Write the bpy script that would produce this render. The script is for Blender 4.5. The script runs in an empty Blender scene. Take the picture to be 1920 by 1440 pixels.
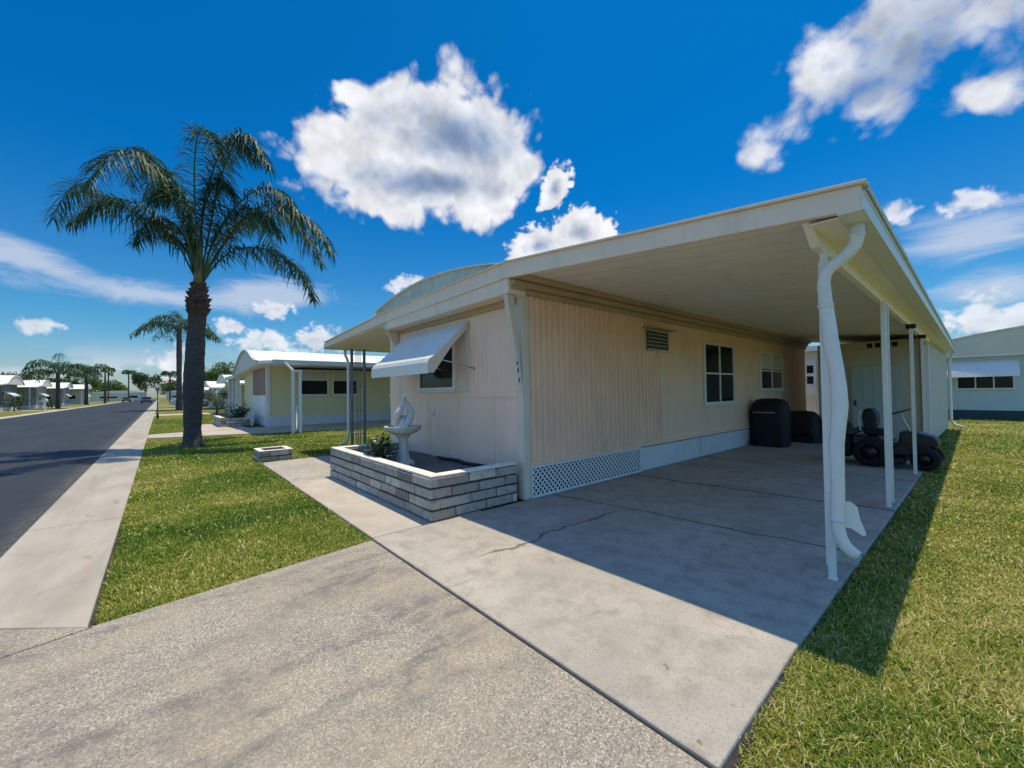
import bpy, math, random
import numpy as np
from mathutils import Vector, Matrix, Euler

R = math.radians
SC = bpy.context.scene
COL = SC.collection

# ------------------------------------------------------------------ camera
cam_d = bpy.data.cameras.new("camera")
cam = bpy.data.objects.new("camera", cam_d)
COL.objects.link(cam)
rt = Vector((0.65027692, 0.75956643, -0.0140986))
up = Vector((0.02364643, -0.00168793, 0.99971896))
fw = Vector((-0.75932916, 0.65042755, 0.01905866))
M = Matrix.Identity(4)
for i in range(3):
    M[i][0], M[i][1], M[i][2] = rt[i], up[i], -fw[i]
M[2][3] = 1.4
cam.matrix_world = M
cam_d.sensor_width = 36.0
cam_d.lens = 770.68 / 1920 * 36.0
cam_d.clip_start = 0.05
cam_d.clip_end = 3000
SC.camera = cam

# ------------------------------------------------------------------ view, sun, sky
SC.view_settings.view_transform = 'Standard'
SC.view_settings.look = 'None'
SC.view_settings.exposure = 0.0
SC.view_settings.gamma = 1.0

SUN = Vector((-0.03, 0.23, 1.0)).normalized()
sd = bpy.data.lights.new("sun", 'SUN')
sd.energy = 4.7
sd.angle = R(0.53)
sd.color = (1.0, 0.86, 0.64)
so = bpy.data.objects.new("sun", sd)
so.rotation_euler = SUN.to_track_quat('Z', 'Y').to_euler()
so.location = (0, 0, 30)
COL.objects.link(so)

world = bpy.data.worlds.new("World")
SC.world = world
world.use_nodes = True


class NT:
    """small node-tree helper"""
    def __init__(s, tree):
        s.t = tree
        s.n = tree.nodes
        s.l = tree.links

    def new(s, typ, **kw):
        n = s.n.new(typ)
        for k, v in kw.items():
            setattr(n, k, v)
        return n

    def put(s, sock, v):
        if isinstance(v, bpy.types.NodeSocket):
            s.l.new(v, sock)
        elif v is not None:
            if isinstance(v, (tuple, list)) and len(v) == 3 and sock.type == 'RGBA':
                v = (*v, 1.0)
            sock.default_value = v

    def math(s, op, a, b=None, c=None, clamp=False):
        n = s.new('ShaderNodeMath', operation=op, use_clamp=clamp)
        for i, v in enumerate((a, b, c)):
            if v is not None:
                s.put(n.inputs[i], v)
        return n.outputs[0]

    def vmath(s, op, a, b=None):
        n = s.new('ShaderNodeVectorMath', operation=op)
        s.put(n.inputs[0], a)
        if b is not None:
            s.put(n.inputs[1], b)
        return n.outputs['Value'] if op in ('DOT_PRODUCT', 'LENGTH') else n.outputs[0]

    def mix(s, f, a, b, mode='MIX'):
        n = s.new('ShaderNodeMix', data_type='RGBA', blend_type=mode)
        s.put(n.inputs[0], f)
        s.put(n.inputs[6], a)
        s.put(n.inputs[7], b)
        return n.outputs[2]

    def rng(s, v, a, b, c=0.0, d=1.0, smooth=True):
        n = s.new('ShaderNodeMapRange', interpolation_type='SMOOTHSTEP' if smooth else 'LINEAR', clamp=True)
        s.put(n.inputs[0], v)
        for i, x in enumerate((a, b, c, d)):
            n.inputs[i + 1].default_value = x
        return n.outputs[0]

    def noise(s, vec, scale, detail=4, rough=0.5, dist=0.0, out=0):
        n = s.new('ShaderNodeTexNoise')
        s.put(n.inputs['Vector'], vec)
        n.inputs['Scale'].default_value = scale
        n.inputs['Detail'].default_value = detail
        n.inputs['Roughness'].default_value = rough
        n.inputs['Distortion'].default_value = dist
        return n.outputs[out]

    def mapping(s, vec, loc=(0, 0, 0), rot=(0, 0, 0), scale=(1, 1, 1), typ='POINT'):
        n = s.new('ShaderNodeMapping', vector_type=typ)
        s.put(n.inputs[0], vec)
        n.inputs[1].default_value = loc
        n.inputs[2].default_value = rot
        n.inputs[3].default_value = scale
        return n.outputs[0]


def build_sky():
    w = NT(world.node_tree)
    w.n.clear()
    out = w.new('ShaderNodeOutputWorld')
    bg = w.new('ShaderNodeBackground')
    w.l.new(bg.outputs[0], out.inputs[0])
    bg.inputs[1].default_value = 0.1
    sky = w.new('ShaderNodeTexSky', sky_type='NISHITA')
    sky.sun_disc = False
    sky.sun_elevation = math.asin(SUN.z)
    sky.sun_rotation = math.atan2(SUN.x, SUN.y)
    sky.altitude = 0
    sky.air_density = 1.0
    sky.dust_density = 0.6
    sky.ozone_density = 2.0
    d = w.vmath('NORMALIZE', w.new('ShaderNodeTexCoord').outputs['Generated'])
    sep = w.new('ShaderNodeSeparateXYZ')
    w.put(sep.inputs[0], d)
    el = sep.outputs[2]
    # deep saturated blue of the photograph, paler towards the horizon
    tint = w.mix(w.rng(el, 0.05, 0.45), (0.34, 0.86, 1.14), (0.006, 0.66, 1.20))
    tint = w.mix(w.rng(el, 0.0, 0.16), (0.80, 0.94, 1.06), tint)
    base = w.mix(1.0, sky.outputs[0], tint, 'MULTIPLY')

    def cloud_field(ells, k=1.5):
        acc = hard = None
        for (cx, cy, cz, ux, uy, uz, rx, ry) in ells:
            c = Vector((cx, cy, cz)).normalized()
            u = Vector((ux, uy, uz))
            u = (u - c * u.dot(c)).normalized()
            v = c.cross(u)
            if v.z < 0:
                v, = (-v,)
                u = u
            m = Matrix((u, v, c)).transposed()
            if m.determinant() < 0:
                m = Matrix((-u, v, c)).transposed()
            mp = w.mapping(d, loc=c, rot=m.to_euler(), scale=(rx * k, ry * k, 1.0), typ='TEXTURE')
            g = w.new('ShaderNodeTexGradient', gradient_type='SPHERICAL')
            w.put(g.inputs[0], mp)
            g = g.outputs[1]
            acc = g if acc is None else w.math('SMOOTH_MAX', acc, g, 0.22)
            hard = g if hard is None else w.math('MAXIMUM', hard, g)
        return w.math('MULTIPLY', acc, w.rng(hard, 0.0, 0.2))

    big = [(-0.766, 0.409, 0.497, 0.511, 0.855, 0.084, 0.24, 0.135), (-0.824, 0.281, 0.492, 0.503, 0.763, 0.406, 0.128, 0.075), (-0.697, 0.476, 0.536, 0.43, 0.876, -0.218, 0.159, 0.111), (-0.725, 0.522, 0.45, 0.593, 0.805, 0.023, 0.169, 0.086), (-0.839, 0.33, 0.433, 0.314, 0.943, -0.109, 0.135, 0.08), (-0.775, 0.28, 0.567, 0.439, 0.884, 0.163, 0.041, 0.028), (-0.738, 0.377, 0.559, 0.512, 0.853, 0.1, 0.116, 0.064), (-0.663, 0.577, 0.477, 0.65, 0.76, -0.014, 0.08, 0.055)]
    tr = [(-0.071, 0.853, 0.517, 0.968, 0.184, -0.17, 0.119, 0.115), (-0.159, 0.838, 0.522, 0.983, 0.084, 0.164, 0.074, 0.093), (-0.224, 0.852, 0.473, 0.974, 0.18, 0.137, 0.099, 0.041), (-0.0, 0.907, 0.421, 0.89, 0.192, -0.413, 0.059, 0.031), (-0.113, 0.879, 0.463, 0.992, 0.127, 0.001, 0.063, 0.05), (-0.007, 0.857, 0.515, 0.852, 0.275, -0.446, 0.08, 0.067), (-0.273, 0.854, 0.443, 0.96, 0.214, 0.178, 0.053, 0.039)]
    sm = [(-0.612, 0.655, 0.442, 0.568, 0.754, -0.33, 0.033, 0.056), (-0.598, 0.717, 0.358, 0.749, 0.659, -0.069, 0.088, 0.055), (-0.671, 0.661, 0.336, 0.741, 0.611, 0.276, 0.077, 0.046)]
    low = [(-0.868, 0.426, 0.253, 0.48, 0.85, 0.215, 0.054, 0.021), (-0.982, -0.148, 0.116, -0.135, 0.985, 0.111, 0.029, 0.015), (-0.985, 0.105, 0.138, 0.116, 0.99, 0.077, 0.041, 0.023), (-0.979, 0.168, 0.112, 0.175, 0.983, 0.05, 0.069, 0.029), (-0.957, 0.267, 0.117, 0.273, 0.961, 0.039, 0.077, 0.035), (-0.966, 0.186, 0.179, 0.203, 0.976, 0.084, 0.045, 0.022), (0.002, 0.995, 0.102, 0.99, 0.012, -0.14, 0.075, 0.05), (-0.099, 0.949, 0.299, 0.99, 0.124, -0.066, 0.032, 0.027), (-0.009, 0.958, 0.286, 0.996, 0.036, -0.087, 0.046, 0.021), (-0.998, 0.023, 0.054, 0.024, 0.999, 0.026, 0.048, 0.045)]
    ci = [(-0.965, -0.151, 0.213, -0.212, 0.931, -0.298, 0.125, 0.030), (-0.982, -0.015, 0.186, -0.022, 0.999, -0.038, 0.199, 0.024), (-0.968, 0.148, 0.202, 0.172, 0.979, 0.107, 0.183, 0.038), (-0.011, 0.971, 0.24, 1.0, 0.007, 0.018, 0.108, 0.05), (0.009, 0.989, 0.151, 1.0, -0.011, 0.015, 0.086, 0.037)]

    # billow noise shared by the cumulus clouds
    warp = w.noise(d, 6.0, 3, 0.5, out=1)
    sv = w.vmath('SCALE', w.vmath('SUBTRACT', warp, (0.5, 0.5, 0.5)))
    sv.node.inputs[3].default_value = 0.07
    dw = w.vmath('ADD', d, sv)

    def vor(vec, scale):
        n = w.new('ShaderNodeTexVoronoi', feature='F1')
        w.put(n.inputs['Vector'], vec)
        n.inputs['Scale'].default_value = scale
        return n.outputs['Distance']

    def field(vec, k=1.0, det=8):
        f1 = w.noise(vec, 10.0 * k, det, 0.6)
        v1, v2 = vor(vec, 17.0 * k), vor(vec, 41.0 * k)
        x = w.math('MULTIPLY_ADD', f1, 1.15, -0.575)
        x = w.math('MULTIPLY_ADD', v1, -0.30, w.math('ADD', x, 0.14))
        return w.math('MULTIPLY_ADD', v2, -0.18, w.math('ADD', x, 0.085))
    fb = field(dw)
    fbs = field(dw, 2.6, 6)                              # finer break-up for the small clouds
    r0 = w.noise(dw, 13.0, 3, 0.5)
    r1 = w.noise(w.vmath('ADD', dw, (0.0, 0.004, 0.020)), 13.0, 3, 0.5)
    relief = w.math('SUBTRACT', r0, r1)                  # > 0 where a billow faces the high sun

    def cumulus(D, f, amp, cut, soft, g0, g1, core=None):
        gate = w.rng(D, 0.05, 0.26)
        cov = w.math('SUBTRACT', w.math('MULTIPLY_ADD', f, amp, D), cut)
        a = w.math('MULTIPLY', w.rng(cov, 0.0, soft), gate)
        thick = w.rng(w.math('MULTIPLY_ADD', f, amp * (0.4 if core is None else 0.75), D if core is None else core), g0, g1)
        return a, thick

    def cloud_col(th, white, grey):
        cc = w.mix(th, white, grey)
        k = w.rng(relief, -0.14, 0.14, 0.84, 1.14, smooth=False)
        cmb = w.new('ShaderNodeCombineColor')
        for i in range(3):
            w.put(cmb.inputs[i], k)
        return w.mix(1.0, cc, cmb.outputs[0], 'MULTIPLY')

    col = base
    # thin cirrus streaks
    Dc = cloud_field(ci)
    st = w.mapping(d, rot=(R(8), 0, 0), scale=(3.0, 5.0, 17.0))
    nc = w.noise(st, 1.7, 8, 0.62, 0.8)
    ac = w.math('MULTIPLY', w.rng(w.math('MULTIPLY_ADD', w.math('SUBTRACT', nc, 0.5), 1.2, Dc), 0.26, 0.85), w.rng(Dc, 0.08, 0.4))
    col = w.mix(w.math('MULTIPLY', ac, 0.7), col, (6.4, 7.0, 8.2))
    # low fair-weather puffs round the whole horizon
    lowb = w.math('MULTIPLY', w.rng(el, 0.0, 0.02), w.rng(el, 0.11, 0.03))
    lowb = w.math('MULTIPLY', lowb, w.rng(w.noise(w.mapping(d, scale=(1, 1, 3.0)), 5.5, 8, 0.6, 0.3), 0.46, 0.64))
    col = w.mix(w.math('MULTIPLY', lowb, 0.75), col, (6.8, 7.4, 8.3))
    # added out of view to lift the shade: broken cumulus and a boosted blue
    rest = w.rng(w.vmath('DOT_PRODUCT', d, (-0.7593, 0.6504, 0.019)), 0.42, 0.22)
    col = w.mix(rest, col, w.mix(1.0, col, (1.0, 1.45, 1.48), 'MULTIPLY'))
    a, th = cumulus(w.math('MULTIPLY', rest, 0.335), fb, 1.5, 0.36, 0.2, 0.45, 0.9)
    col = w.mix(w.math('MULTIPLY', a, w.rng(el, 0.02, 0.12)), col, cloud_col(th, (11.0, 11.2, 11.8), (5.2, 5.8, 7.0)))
    core_b = [(-0.707, 0.447, 0.520, 0.48, 0.86, -0.10, 0.20, 0.088), (-0.76, 0.42, 0.44, 0.50, 0.85, 0.03, 0.22, 0.05)]
    core_t = [(-0.06, 0.865, 0.505, 0.966, 0.18, -0.19, 0.12, 0.09), (-0.12, 0.868, 0.48, 0.98, 0.14, 0.02, 0.10, 0.05)]
    for ells, f, amp, cut, soft, g0, g1, core, op in ((low, fbs, 1.3, 0.36, 0.40, 0.8, 1.6, None, 0.8), (sm, fbs, 1.0, 0.27, 0.22, 0.6, 1.1, None, 1.0),
                                                      (tr, fb, 1.2, 0.36, 0.46, 0.25, 1.05, core_t, 0.95), (big, fb, 0.78, 0.33, 0.24, 0.26, 0.98, core_b, 1.0)):
        a, th = cumulus(cloud_field(ells), f, amp, cut, soft, g0, g1, cloud_field(core) if core else None)
        col = w.mix(w.math('MULTIPLY', a, op), col, cloud_col(th, (8.5, 8.6, 9.0), (2.2, 3.2, 5.1)))
    # never let the ground half of the dome glow blue
    col = w.mix(w.rng(el, -0.06, 0.0), (1.2, 1.3, 1.3), col)
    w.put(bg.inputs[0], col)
    world.cycles.sampling_method = 'MANUAL'
    world.cycles.sample_map_resolution = 1024


build_sky()

# ------------------------------------------------------------------ mesh helpers
class MB:
    def __init__(s):
        s.v, s.f, s.mi, s.sm, s.cols = [], [], [], [], None
        s.cur = 0

    def add(s, vs, fs, smooth=False):
        b = len(s.v)
        s.v.extend([tuple(v) for v in vs])
        for f in fs:
            s.f.append(tuple(i + b for i in f))
            s.mi.append(s.cur)
            s.sm.append(smooth)

    def box(s, x0, x1, y0, y1, z0, z1):
        if x0 > x1: x0, x1 = x1, x0
        if y0 > y1: y0, y1 = y1, y0
        if z0 > z1: z0, z1 = z1, z0
        s.add([(x0, y0, z0), (x1, y0, z0), (x1, y1, z0), (x0, y1, z0), (x0, y0, z1), (x1, y0, z1), (x1, y1, z1), (x0, y1, z1)],
              [(3, 2, 1, 0), (4, 5, 6, 7), (0, 1, 5, 4), (1, 2, 6, 5), (2, 3, 7, 6), (3, 0, 4, 7)])
        return s

    def hexa(s, lo, hi):
        s.add(list(lo) + list(hi), [(3, 2, 1, 0), (4, 5, 6, 7), (0, 1, 5, 4), (1, 2, 6, 5), (2, 3, 7, 6), (3, 0, 4, 7)])
        return s

    def bar(s, a, b, w, t=None, upv=(0, 0, 1)):
        """rectangular bar from a to b, width w (sideways), thickness t"""
        a, b = Vector(a), Vector(b)
        t = w if t is None else t
        T = (b - a).normalized()
        U = Vector(upv)
        if abs(T.dot(U)) > 0.97:
            U = Vector((0, 1, 0))
        S = T.cross(U).normalized()
        N = S.cross(T)
        S, N = S * w / 2, N * t / 2
        s.hexa([a - S - N, a + S - N, a + S + N, a - S + N], [b - S - N, b + S - N, b + S + N, b - S + N])
        return s

    def prism(s, poly, fn, a0, a1):
        """poly: 2-D outline, fn(p, q, a) -> point; extruded from a0 to a1"""
        n = len(poly)
        vs = [fn(p, q, a0) for p, q in poly] + [fn(p, q, a1) for p, q in poly]
        fs = [tuple(range(n))[::-1], tuple(range(n, 2 * n))]
        for i in range(n):
            j = (i + 1) % n
            fs.append((i, j, n + j, n + i))
        s.add(vs, fs)
        return s

    def slab(s, poly, z0, z1):
        return s.prism(poly, lambda p, q, a: (p, q, a), z0, z1)

    def tube(s, path, rad, n=10, cap=True, smooth=True, ridge=0.0):
        path = [Vector(p) for p in path]
        m = len(path)
        rads = rad if isinstance(rad, list) else [rad] * m
        up0 = None
        vs = []
        for i, p in enumerate(path):
            T = (path[min(i + 1, m - 1)] - path[max(i - 1, 0)]).normalized()
            if up0 is None:
                up0 = Vector((0, 0, 1)) if abs(T.z) < 0.9 else Vector((0, 1, 0))
            S = T.cross(up0).normalized()
            N = S.cross(T).normalized()
            up0 = N
            r = rads[i]
            ra, rb = (r, r) if not isinstance(r, (tuple, list)) else r
            for k in range(n):
                a = 2 * math.pi * (k + 0.5) / n
                q = 1.0 - ridge * (k % 2)
                vs.append(p + S * ra * q * math.cos(a) + N * rb * q * math.sin(a))
        fs = []
        for i in range(m - 1):
            for k in range(n):
                k2 = (k + 1) % n
                fs.append((i * n + k, i * n + k2, (i + 1) * n + k2, (i + 1) * n + k))
        if cap:
            fs.append(tuple(range(n))[::-1])
            fs.append(tuple((m - 1) * n + k for k in range(n)))
        s.add(vs, fs, smooth)
        return s

    def lathe(s, prof, c=(0, 0, 0), n=24, smooth=True, wob=None):
        vs, fs = [], []
        m = len(prof)
        for i, (r, z) in enumerate(prof):
            for k in range(n):
                a = 2 * math.pi * k / n
                rr = r * (1 + (wob(a, z) if wob else 0))
                vs.append((c[0] + rr * math.cos(a), c[1] + rr * math.sin(a), c[2] + z))
        for i in range(m - 1):
            for k in range(n):
                k2 = (k + 1) % n
                fs.append((i * n + k, i * n + k2, (i + 1) * n + k2, (i + 1) * n + k))
        fs.append(tuple(range(n))[::-1])
        fs.append(tuple((m - 1) * n + k for k in range(n)))
        s.add(vs, fs, smooth)
        return s

    def ball(s, c, r, n=12, m=8, smooth=True):
        r = (r, r, r) if not isinstance(r, (tuple, list)) else r
        vs = [(c[0], c[1], c[2] - r[2])]
        for i in range(1, m):
            p = math.pi * i / m - math.pi / 2
            for k in range(n):
                a = 2 * math.pi * k / n
                vs.append((c[0] + r[0] * math.cos(p) * math.cos(a), c[1] + r[1] * math.cos(p) * math.sin(a), c[2] + r[2] * math.sin(p)))
        vs.append((c[0], c[1], c[2] + r[2]))
        fs = []
        for k in range(n):
            fs.append((0, 1 + (k + 1) % n, 1 + k))
            fs.append((len(vs) - 1, 1 + (m - 2) * n + k, 1 + (m - 2) * n + (k + 1) % n))
        for i in range(m - 2):
            for k in range(n):
                k2 = (k + 1) % n
                fs.append((1 + i * n + k, 1 + i * n + k2, 1 + (i + 1) * n + k2, 1 + (i + 1) * n + k))
        s.add(vs, fs, smooth)
        return s

    def build(s, name, mats, parent=None, bevel=0.0, fix=True):
        off = Vector((0, 0, 0))
        p = parent
        while p is not None:
            off += p.location
            p = p.parent
        me = bpy.data.meshes.new(name)
        me.from_pydata([(v[0] - off.x, v[1] - off.y, v[2] - off.z) for v in s.v], [], s.f)
        mats = mats if isinstance(mats, (list, tuple)) else [mats]
        for m_ in mats:
            me.materials.append(m_)
        me.polygons.foreach_set('material_index', s.mi)
        me.polygons.foreach_set('use_smooth', s.sm)
        if s.cols is not None:
            at = me.attributes.new('tone', 'FLOAT', 'FACE')
            at.data.foreach_set('value', s.cols)
        me.update()
        o = bpy.data.objects.new(name, me)
        COL.objects.link(o)
        o.parent = parent
        if bevel > 0:
            b = o.modifiers.new('bevel', 'BEVEL')
            b.width = bevel
            b.segments = 2
            b.limit_method = 'ANGLE'
            b.angle_limit = R(40)
        return o


def thing(name, label, cat, loc=(0, 0, 0), group=None):
    o = bpy.data.objects.new(name, None)
    o.empty_display_size = 0.2
    o.location = loc
    COL.objects.link(o)
    return tag(o, label, cat, group)


def tag(o, label=None, cat=None, group=None, kind=None):
    if label: o['label'] = label
    if cat: o['category'] = cat
    if group: o['group'] = group
    if kind: o['kind'] = kind
    return o


def copy_tree(o, parent=None):
    c = o.copy()
    COL.objects.link(c)
    if parent is not None:
        c.parent = parent
    for ch in list(o.children):
        copy_tree(ch, c)
    return c


# value noise on arrays (for the scatter)
def vnoise(x, y, seed=0):
    rs = np.random.RandomState(seed)
    g = rs.rand(64, 64)
    xi, yi = np.floor(x).astype(int), np.floor(y).astype(int)
    fx, fy = x - xi, y - yi
    fx, fy = fx * fx * (3 - 2 * fx), fy * fy * (3 - 2 * fy)
    a, b = g[xi % 64, yi % 64], g[(xi + 1) % 64, yi % 64]
    c, d = g[xi % 64, (yi + 1) % 64], g[(xi + 1) % 64, (yi + 1) % 64]
    return (a * (1 - fx) + b * fx) * (1 - fy) + (c * (1 - fx) + d * fx) * fy


# ------------------------------------------------------------------ materials
def base_mat(name):
    m = bpy.data.materials.new(name)
    m.use_nodes = True
    t = NT(m.node_tree)
    t.n.clear()
    out = t.new('ShaderNodeOutputMaterial')
    b = t.new('ShaderNodeBsdfPrincipled')
    t.l.new(b.outputs[0], out.inputs[0])
    b.inputs['Specular IOR Level'].default_value = 0.3
    co = t.new('ShaderNodeTexCoord').outputs['Object']
    return m, t, b, co


def bump(t, b, h, strength, dist=0.01):
    n = t.new('ShaderNodeBump')
    n.inputs['Strength'].default_value = strength
    n.inputs['Distance'].default_value = dist
    t.put(n.inputs['Height'], h)
    t.put(b.inputs['Normal'], n.outputs[0])


def simple(name, col, rough=0.6, var=0.12, scale=3.0, metallic=0.0, dirt=None, dirt_amt=0.4, bmp=0.0, bscale=60.0, spec=0.3):
    """painted or plain surface: soft tone variation, optional streaky dirt and fine bump"""
    m, t, b, co = base_mat(name)
    n = t.noise(co, scale, 6, 0.6)
    k = t.rng(n, 0.3, 0.7, 1 - var, 1 + var, smooth=False)
    c = t.mix(1.0, (*col,), None, 'MULTIPLY')
    mixn = c.node
    cmb = t.new('ShaderNodeCombineColor')
    for i in range(3):
        t.put(cmb.inputs[i], k)
    t.put(mixn.inputs[7], cmb.outputs[0])
    if dirt:
        st = t.noise(t.mapping(co, scale=(1, 1, 0.25)), scale * 2.7, 8, 0.7, 0.3)
        c = t.mix(t.rng(st, 0.52, 0.78, 0, dirt_amt), c, dirt)
    t.put(b.inputs['Base Color'], c)
    t.put(b.inputs['Roughness'], t.rng(n, 0.2, 0.8, max(rough - 0.1, 0.02), min(rough + 0.1, 1.0), smooth=False))
    b.inputs['Metallic'].default_value = metallic
    b.inputs['Specular IOR Level'].default_value = spec
    if bmp:
        bump(t, b, t.noise(co, bscale, 4, 0.6), bmp)
    return m


def mat_slab():
    m, t, b, co = base_mat('brushed concrete')
    big = t.noise(co, 0.9, 7, 0.62, 0.4)
    mid = t.noise(co, 5.5, 8, 0.66)
    fine = t.noise(co, 120, 4, 0.7)
    c = t.mix(t.rng(big, 0.32, 0.68), (0.35, 0.325, 0.285), (0.46, 0.425, 0.37))
    c = t.mix(t.rng(mid, 0.42, 0.72, 0, 0.7), c, (0.25, 0.225, 0.19))
    c = t.mix(t.rng(t.noise(t.mapping(co, scale=(1, 0.5, 1)), 2.2, 8, 0.7, 1.0), 0.58, 0.74, 0, 0.5), c, (0.20, 0.185, 0.17))
    c = t.mix(t.rng(t.noise(t.mapping(co, rot=(0, 0, R(20)), scale=(1.0, 0.35, 1)), 3.4, 9, 0.75, 0.6), 0.55, 0.78, 0, 0.75), c, (0.15, 0.14, 0.13))
    c = t.mix(t.rng(t.noise(co, 70, 5, 0.75), 0.47, 0.70, 0, 0.75), c, (0.20, 0.18, 0.15))
    # small dark spots of oil and gum
    vo = t.new('ShaderNodeTexVoronoi')
    wv = t.vmath('SCALE', t.noise(co, 9, 4, 0.7, out=1))
    wv.node.inputs[3].default_value = 0.16
    t.put(vo.inputs['Vector'], t.vmath('ADD', co, wv))
    vo.inputs['Scale'].default_value = 5.5
    spot = t.math('MULTIPLY', t.rng(vo.outputs['Distance'], 0.10, 0.04), t.rng(t.noise(co, 1.7, 3), 0.5, 0.6))
    c = t.mix(t.math('MULTIPLY', spot, 0.6), c, (0.06, 0.055, 0.05))
    # cracks that wander across the slab
    sep = t.new('ShaderNodeSeparateXYZ')
    t.put(sep.inputs[0], co)
    wob = t.math('SUBTRACT', t.noise(co, 1.4, 6, 0.6), 0.5)
    crack = None
    for y0, sl, wd, amp in ((4.55, 0.12, 0.030, 0.30), (6.35, 0.10, 0.055, 0.25), (8.4, -0.05, 0.035, 0.3)):
        dd = t.math('ABSOLUTE', t.math('SUBTRACT', t.math('MULTIPLY_ADD', wob, amp, sep.outputs[1]), t.math('MULTIPLY_ADD', sep.outputs[0], sl, y0)))
        k = t.rng(dd, wd, wd * 0.25)
        crack = k if crack is None else t.math('MAXIMUM', crack, k)
    wob2 = t.math('SUBTRACT', t.noise(co, 2.3, 6, 0.6), 0.5)
    dd = t.math('ABSOLUTE', t.math('ADD', t.math('MULTIPLY_ADD', wob2, 0.35, sep.outputs[0]), 2.86))
    k = t.math('MULTIPLY', t.rng(dd, 0.028, 0.006), t.math('MULTIPLY', t.rng(sep.outputs[1], 1.9, 2.3), t.rng(sep.outputs[1], 4.1, 3.9)))
    crack = t.math('MAXIMUM', crack, k)
    c = t.mix(t.math('MULTIPLY', crack, 0.78), c, (0.07, 0.062, 0.055))
    t.put(b.inputs['Base Color'], c)
    b.inputs['Roughness'].default_value = 0.85
    h = t.math('SUBTRACT', t.math('ADD', t.math('MULTIPLY', fine, 0.5), t.math('MULTIPLY', mid, 0.6)), crack)
    bump(t, b, h, 0.35, 0.006)
    return m


def mat_walk():
    m, t, b, co = base_mat('pale walk concrete')
    big = t.noise(co, 1.3, 7, 0.62, 0.5)
    mid = t.noise(co, 7, 8, 0.66)
    fine = t.noise(co, 130, 4, 0.7)
    c = t.mix(t.rng(big, 0.3, 0.7), (0.39, 0.35, 0.295), (0.52, 0.48, 0.41))
    c = t.mix(t.rng(mid, 0.5, 0.75, 0, 0.45), c, (0.36, 0.31, 0.25))
    c = t.mix(t.rng(t.noise(co, 2.6, 4, 0.6, 1.2), 0.56, 0.72, 0, 0.55), c, (0.47, 0.36, 0.22))
    c = t.mix(t.rng(fine, 0.4, 0.75, 0, 0.4), c, (0.30, 0.27, 0.23))
    t.put(b.inputs['Base Color'], c)
    b.inputs['Roughness'].default_value = 0.85
    bump(t, b, t.math('ADD', fine, mid), 0.3, 0.005)
    return m


def mat_gutter():
    m, t, b, co = base_mat('street gutter concrete')
    big = t.noise(t.mapping(co, scale=(0.6, 2.2, 1)), 1.0, 7, 0.62, 0.5)
    mid = t.noise(t.mapping(co, scale=(1, 2.5, 1)), 4, 8, 0.66)
    fine = t.noise(co, 110, 4, 0.7)
    c = t.mix(t.rng(big, 0.3, 0.7), (0.32, 0.29, 0.245), (0.435, 0.405, 0.35))
    c = t.mix(t.rng(mid, 0.5, 0.75, 0, 0.5), c, (0.43, 0.32, 0.20))
    c = t.mix(t.rng(t.noise(co, 3.1, 7, 0.7, 0.8), 0.57, 0.74, 0, 0.75), c, (0.18, 0.165, 0.15))
    c = t.mix(t.rng(fine, 0.4, 0.75, 0, 0.45), c, (0.28, 0.25, 0.21))
    t.put(b.inputs['Base Color'], c)
    b.inputs['Roughness'].default_value = 0.85
    bump(t, b, t.math('ADD', fine, mid), 0.3, 0.005)
    return m


def mat_apron():
    m, t, b, co = base_mat('exposed aggregate drive')
    vo = t.new('ShaderNodeTexVoronoi')
    t.put(vo.inputs['Vector'], co)
    vo.inputs['Scale'].default_value = 145
    peb = vo.outputs['Color']
    sp = t.new('ShaderNodeSeparateColor')
    t.put(sp.inputs[0], peb)
    c = t.mix(sp.outputs[0], (0.245, 0.222, 0.182), (0.40, 0.362, 0.30))
    c = t.mix(t.rng(sp.outputs[1], 0.76, 0.86), c, (0.17, 0.158, 0.14))
    c = t.mix(t.rng(sp.outputs[2], 0.86, 0.92), c, (0.53, 0.49, 0.42))
    big = t.noise(co, 1.1, 6, 0.6, 0.4)
    c = t.mix(t.rng(big, 0.35, 0.7, 0, 0.5), c, (0.40, 0.335, 0.245))
    c = t.mix(t.rng(t.noise(co, 2.3, 9, 0.72, 0.8), 0.50, 0.76, 0, 0.6), c, (0.20, 0.195, 0.175))
    # tyre tracks and old oil along the way in
    tr = t.noise(t.mapping(co, rot=(0, 0, R(7)), scale=(3.2, 0.75, 1)), 1.15, 8, 0.68, 0.5)
    sep = t.new('ShaderNodeSeparateXYZ')
    t.put(sep.inputs[0], co)
    band = t.math('MAXIMUM', t.math('MULTIPLY', t.rng(sep.outputs[0], -2.75, -2.3), t.rng(sep.outputs[0], -1.5, -1.95)),
                  t.math('MULTIPLY', t.rng(sep.outputs[0], -3.9, -3.5), t.rng(sep.outputs[0], -2.9, -3.3)))
    band = t.math('MULTIPLY_ADD', band, 0.6, 0.4)
    patchy = t.rng(t.noise(co, 6.5, 7, 0.7), 0.36, 0.62, 0.25, 1.0)
    c = t.mix(t.math('MULTIPLY', t.math('MULTIPLY', t.rng(tr, 0.40, 0.66, 0, 0.95), band), patchy), c, (0.13, 0.122, 0.122))
    t.put(b.inputs['Base Color'], c)
    b.inputs['Roughness'].default_value = 0.9
    bump(t, b, t.math('ADD', t.math('MULTIPLY', vo.outputs['Distance'], -1.0), t.noise(co, 60, 4, 0.6)), 0.55, 0.006)
    return m


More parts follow.
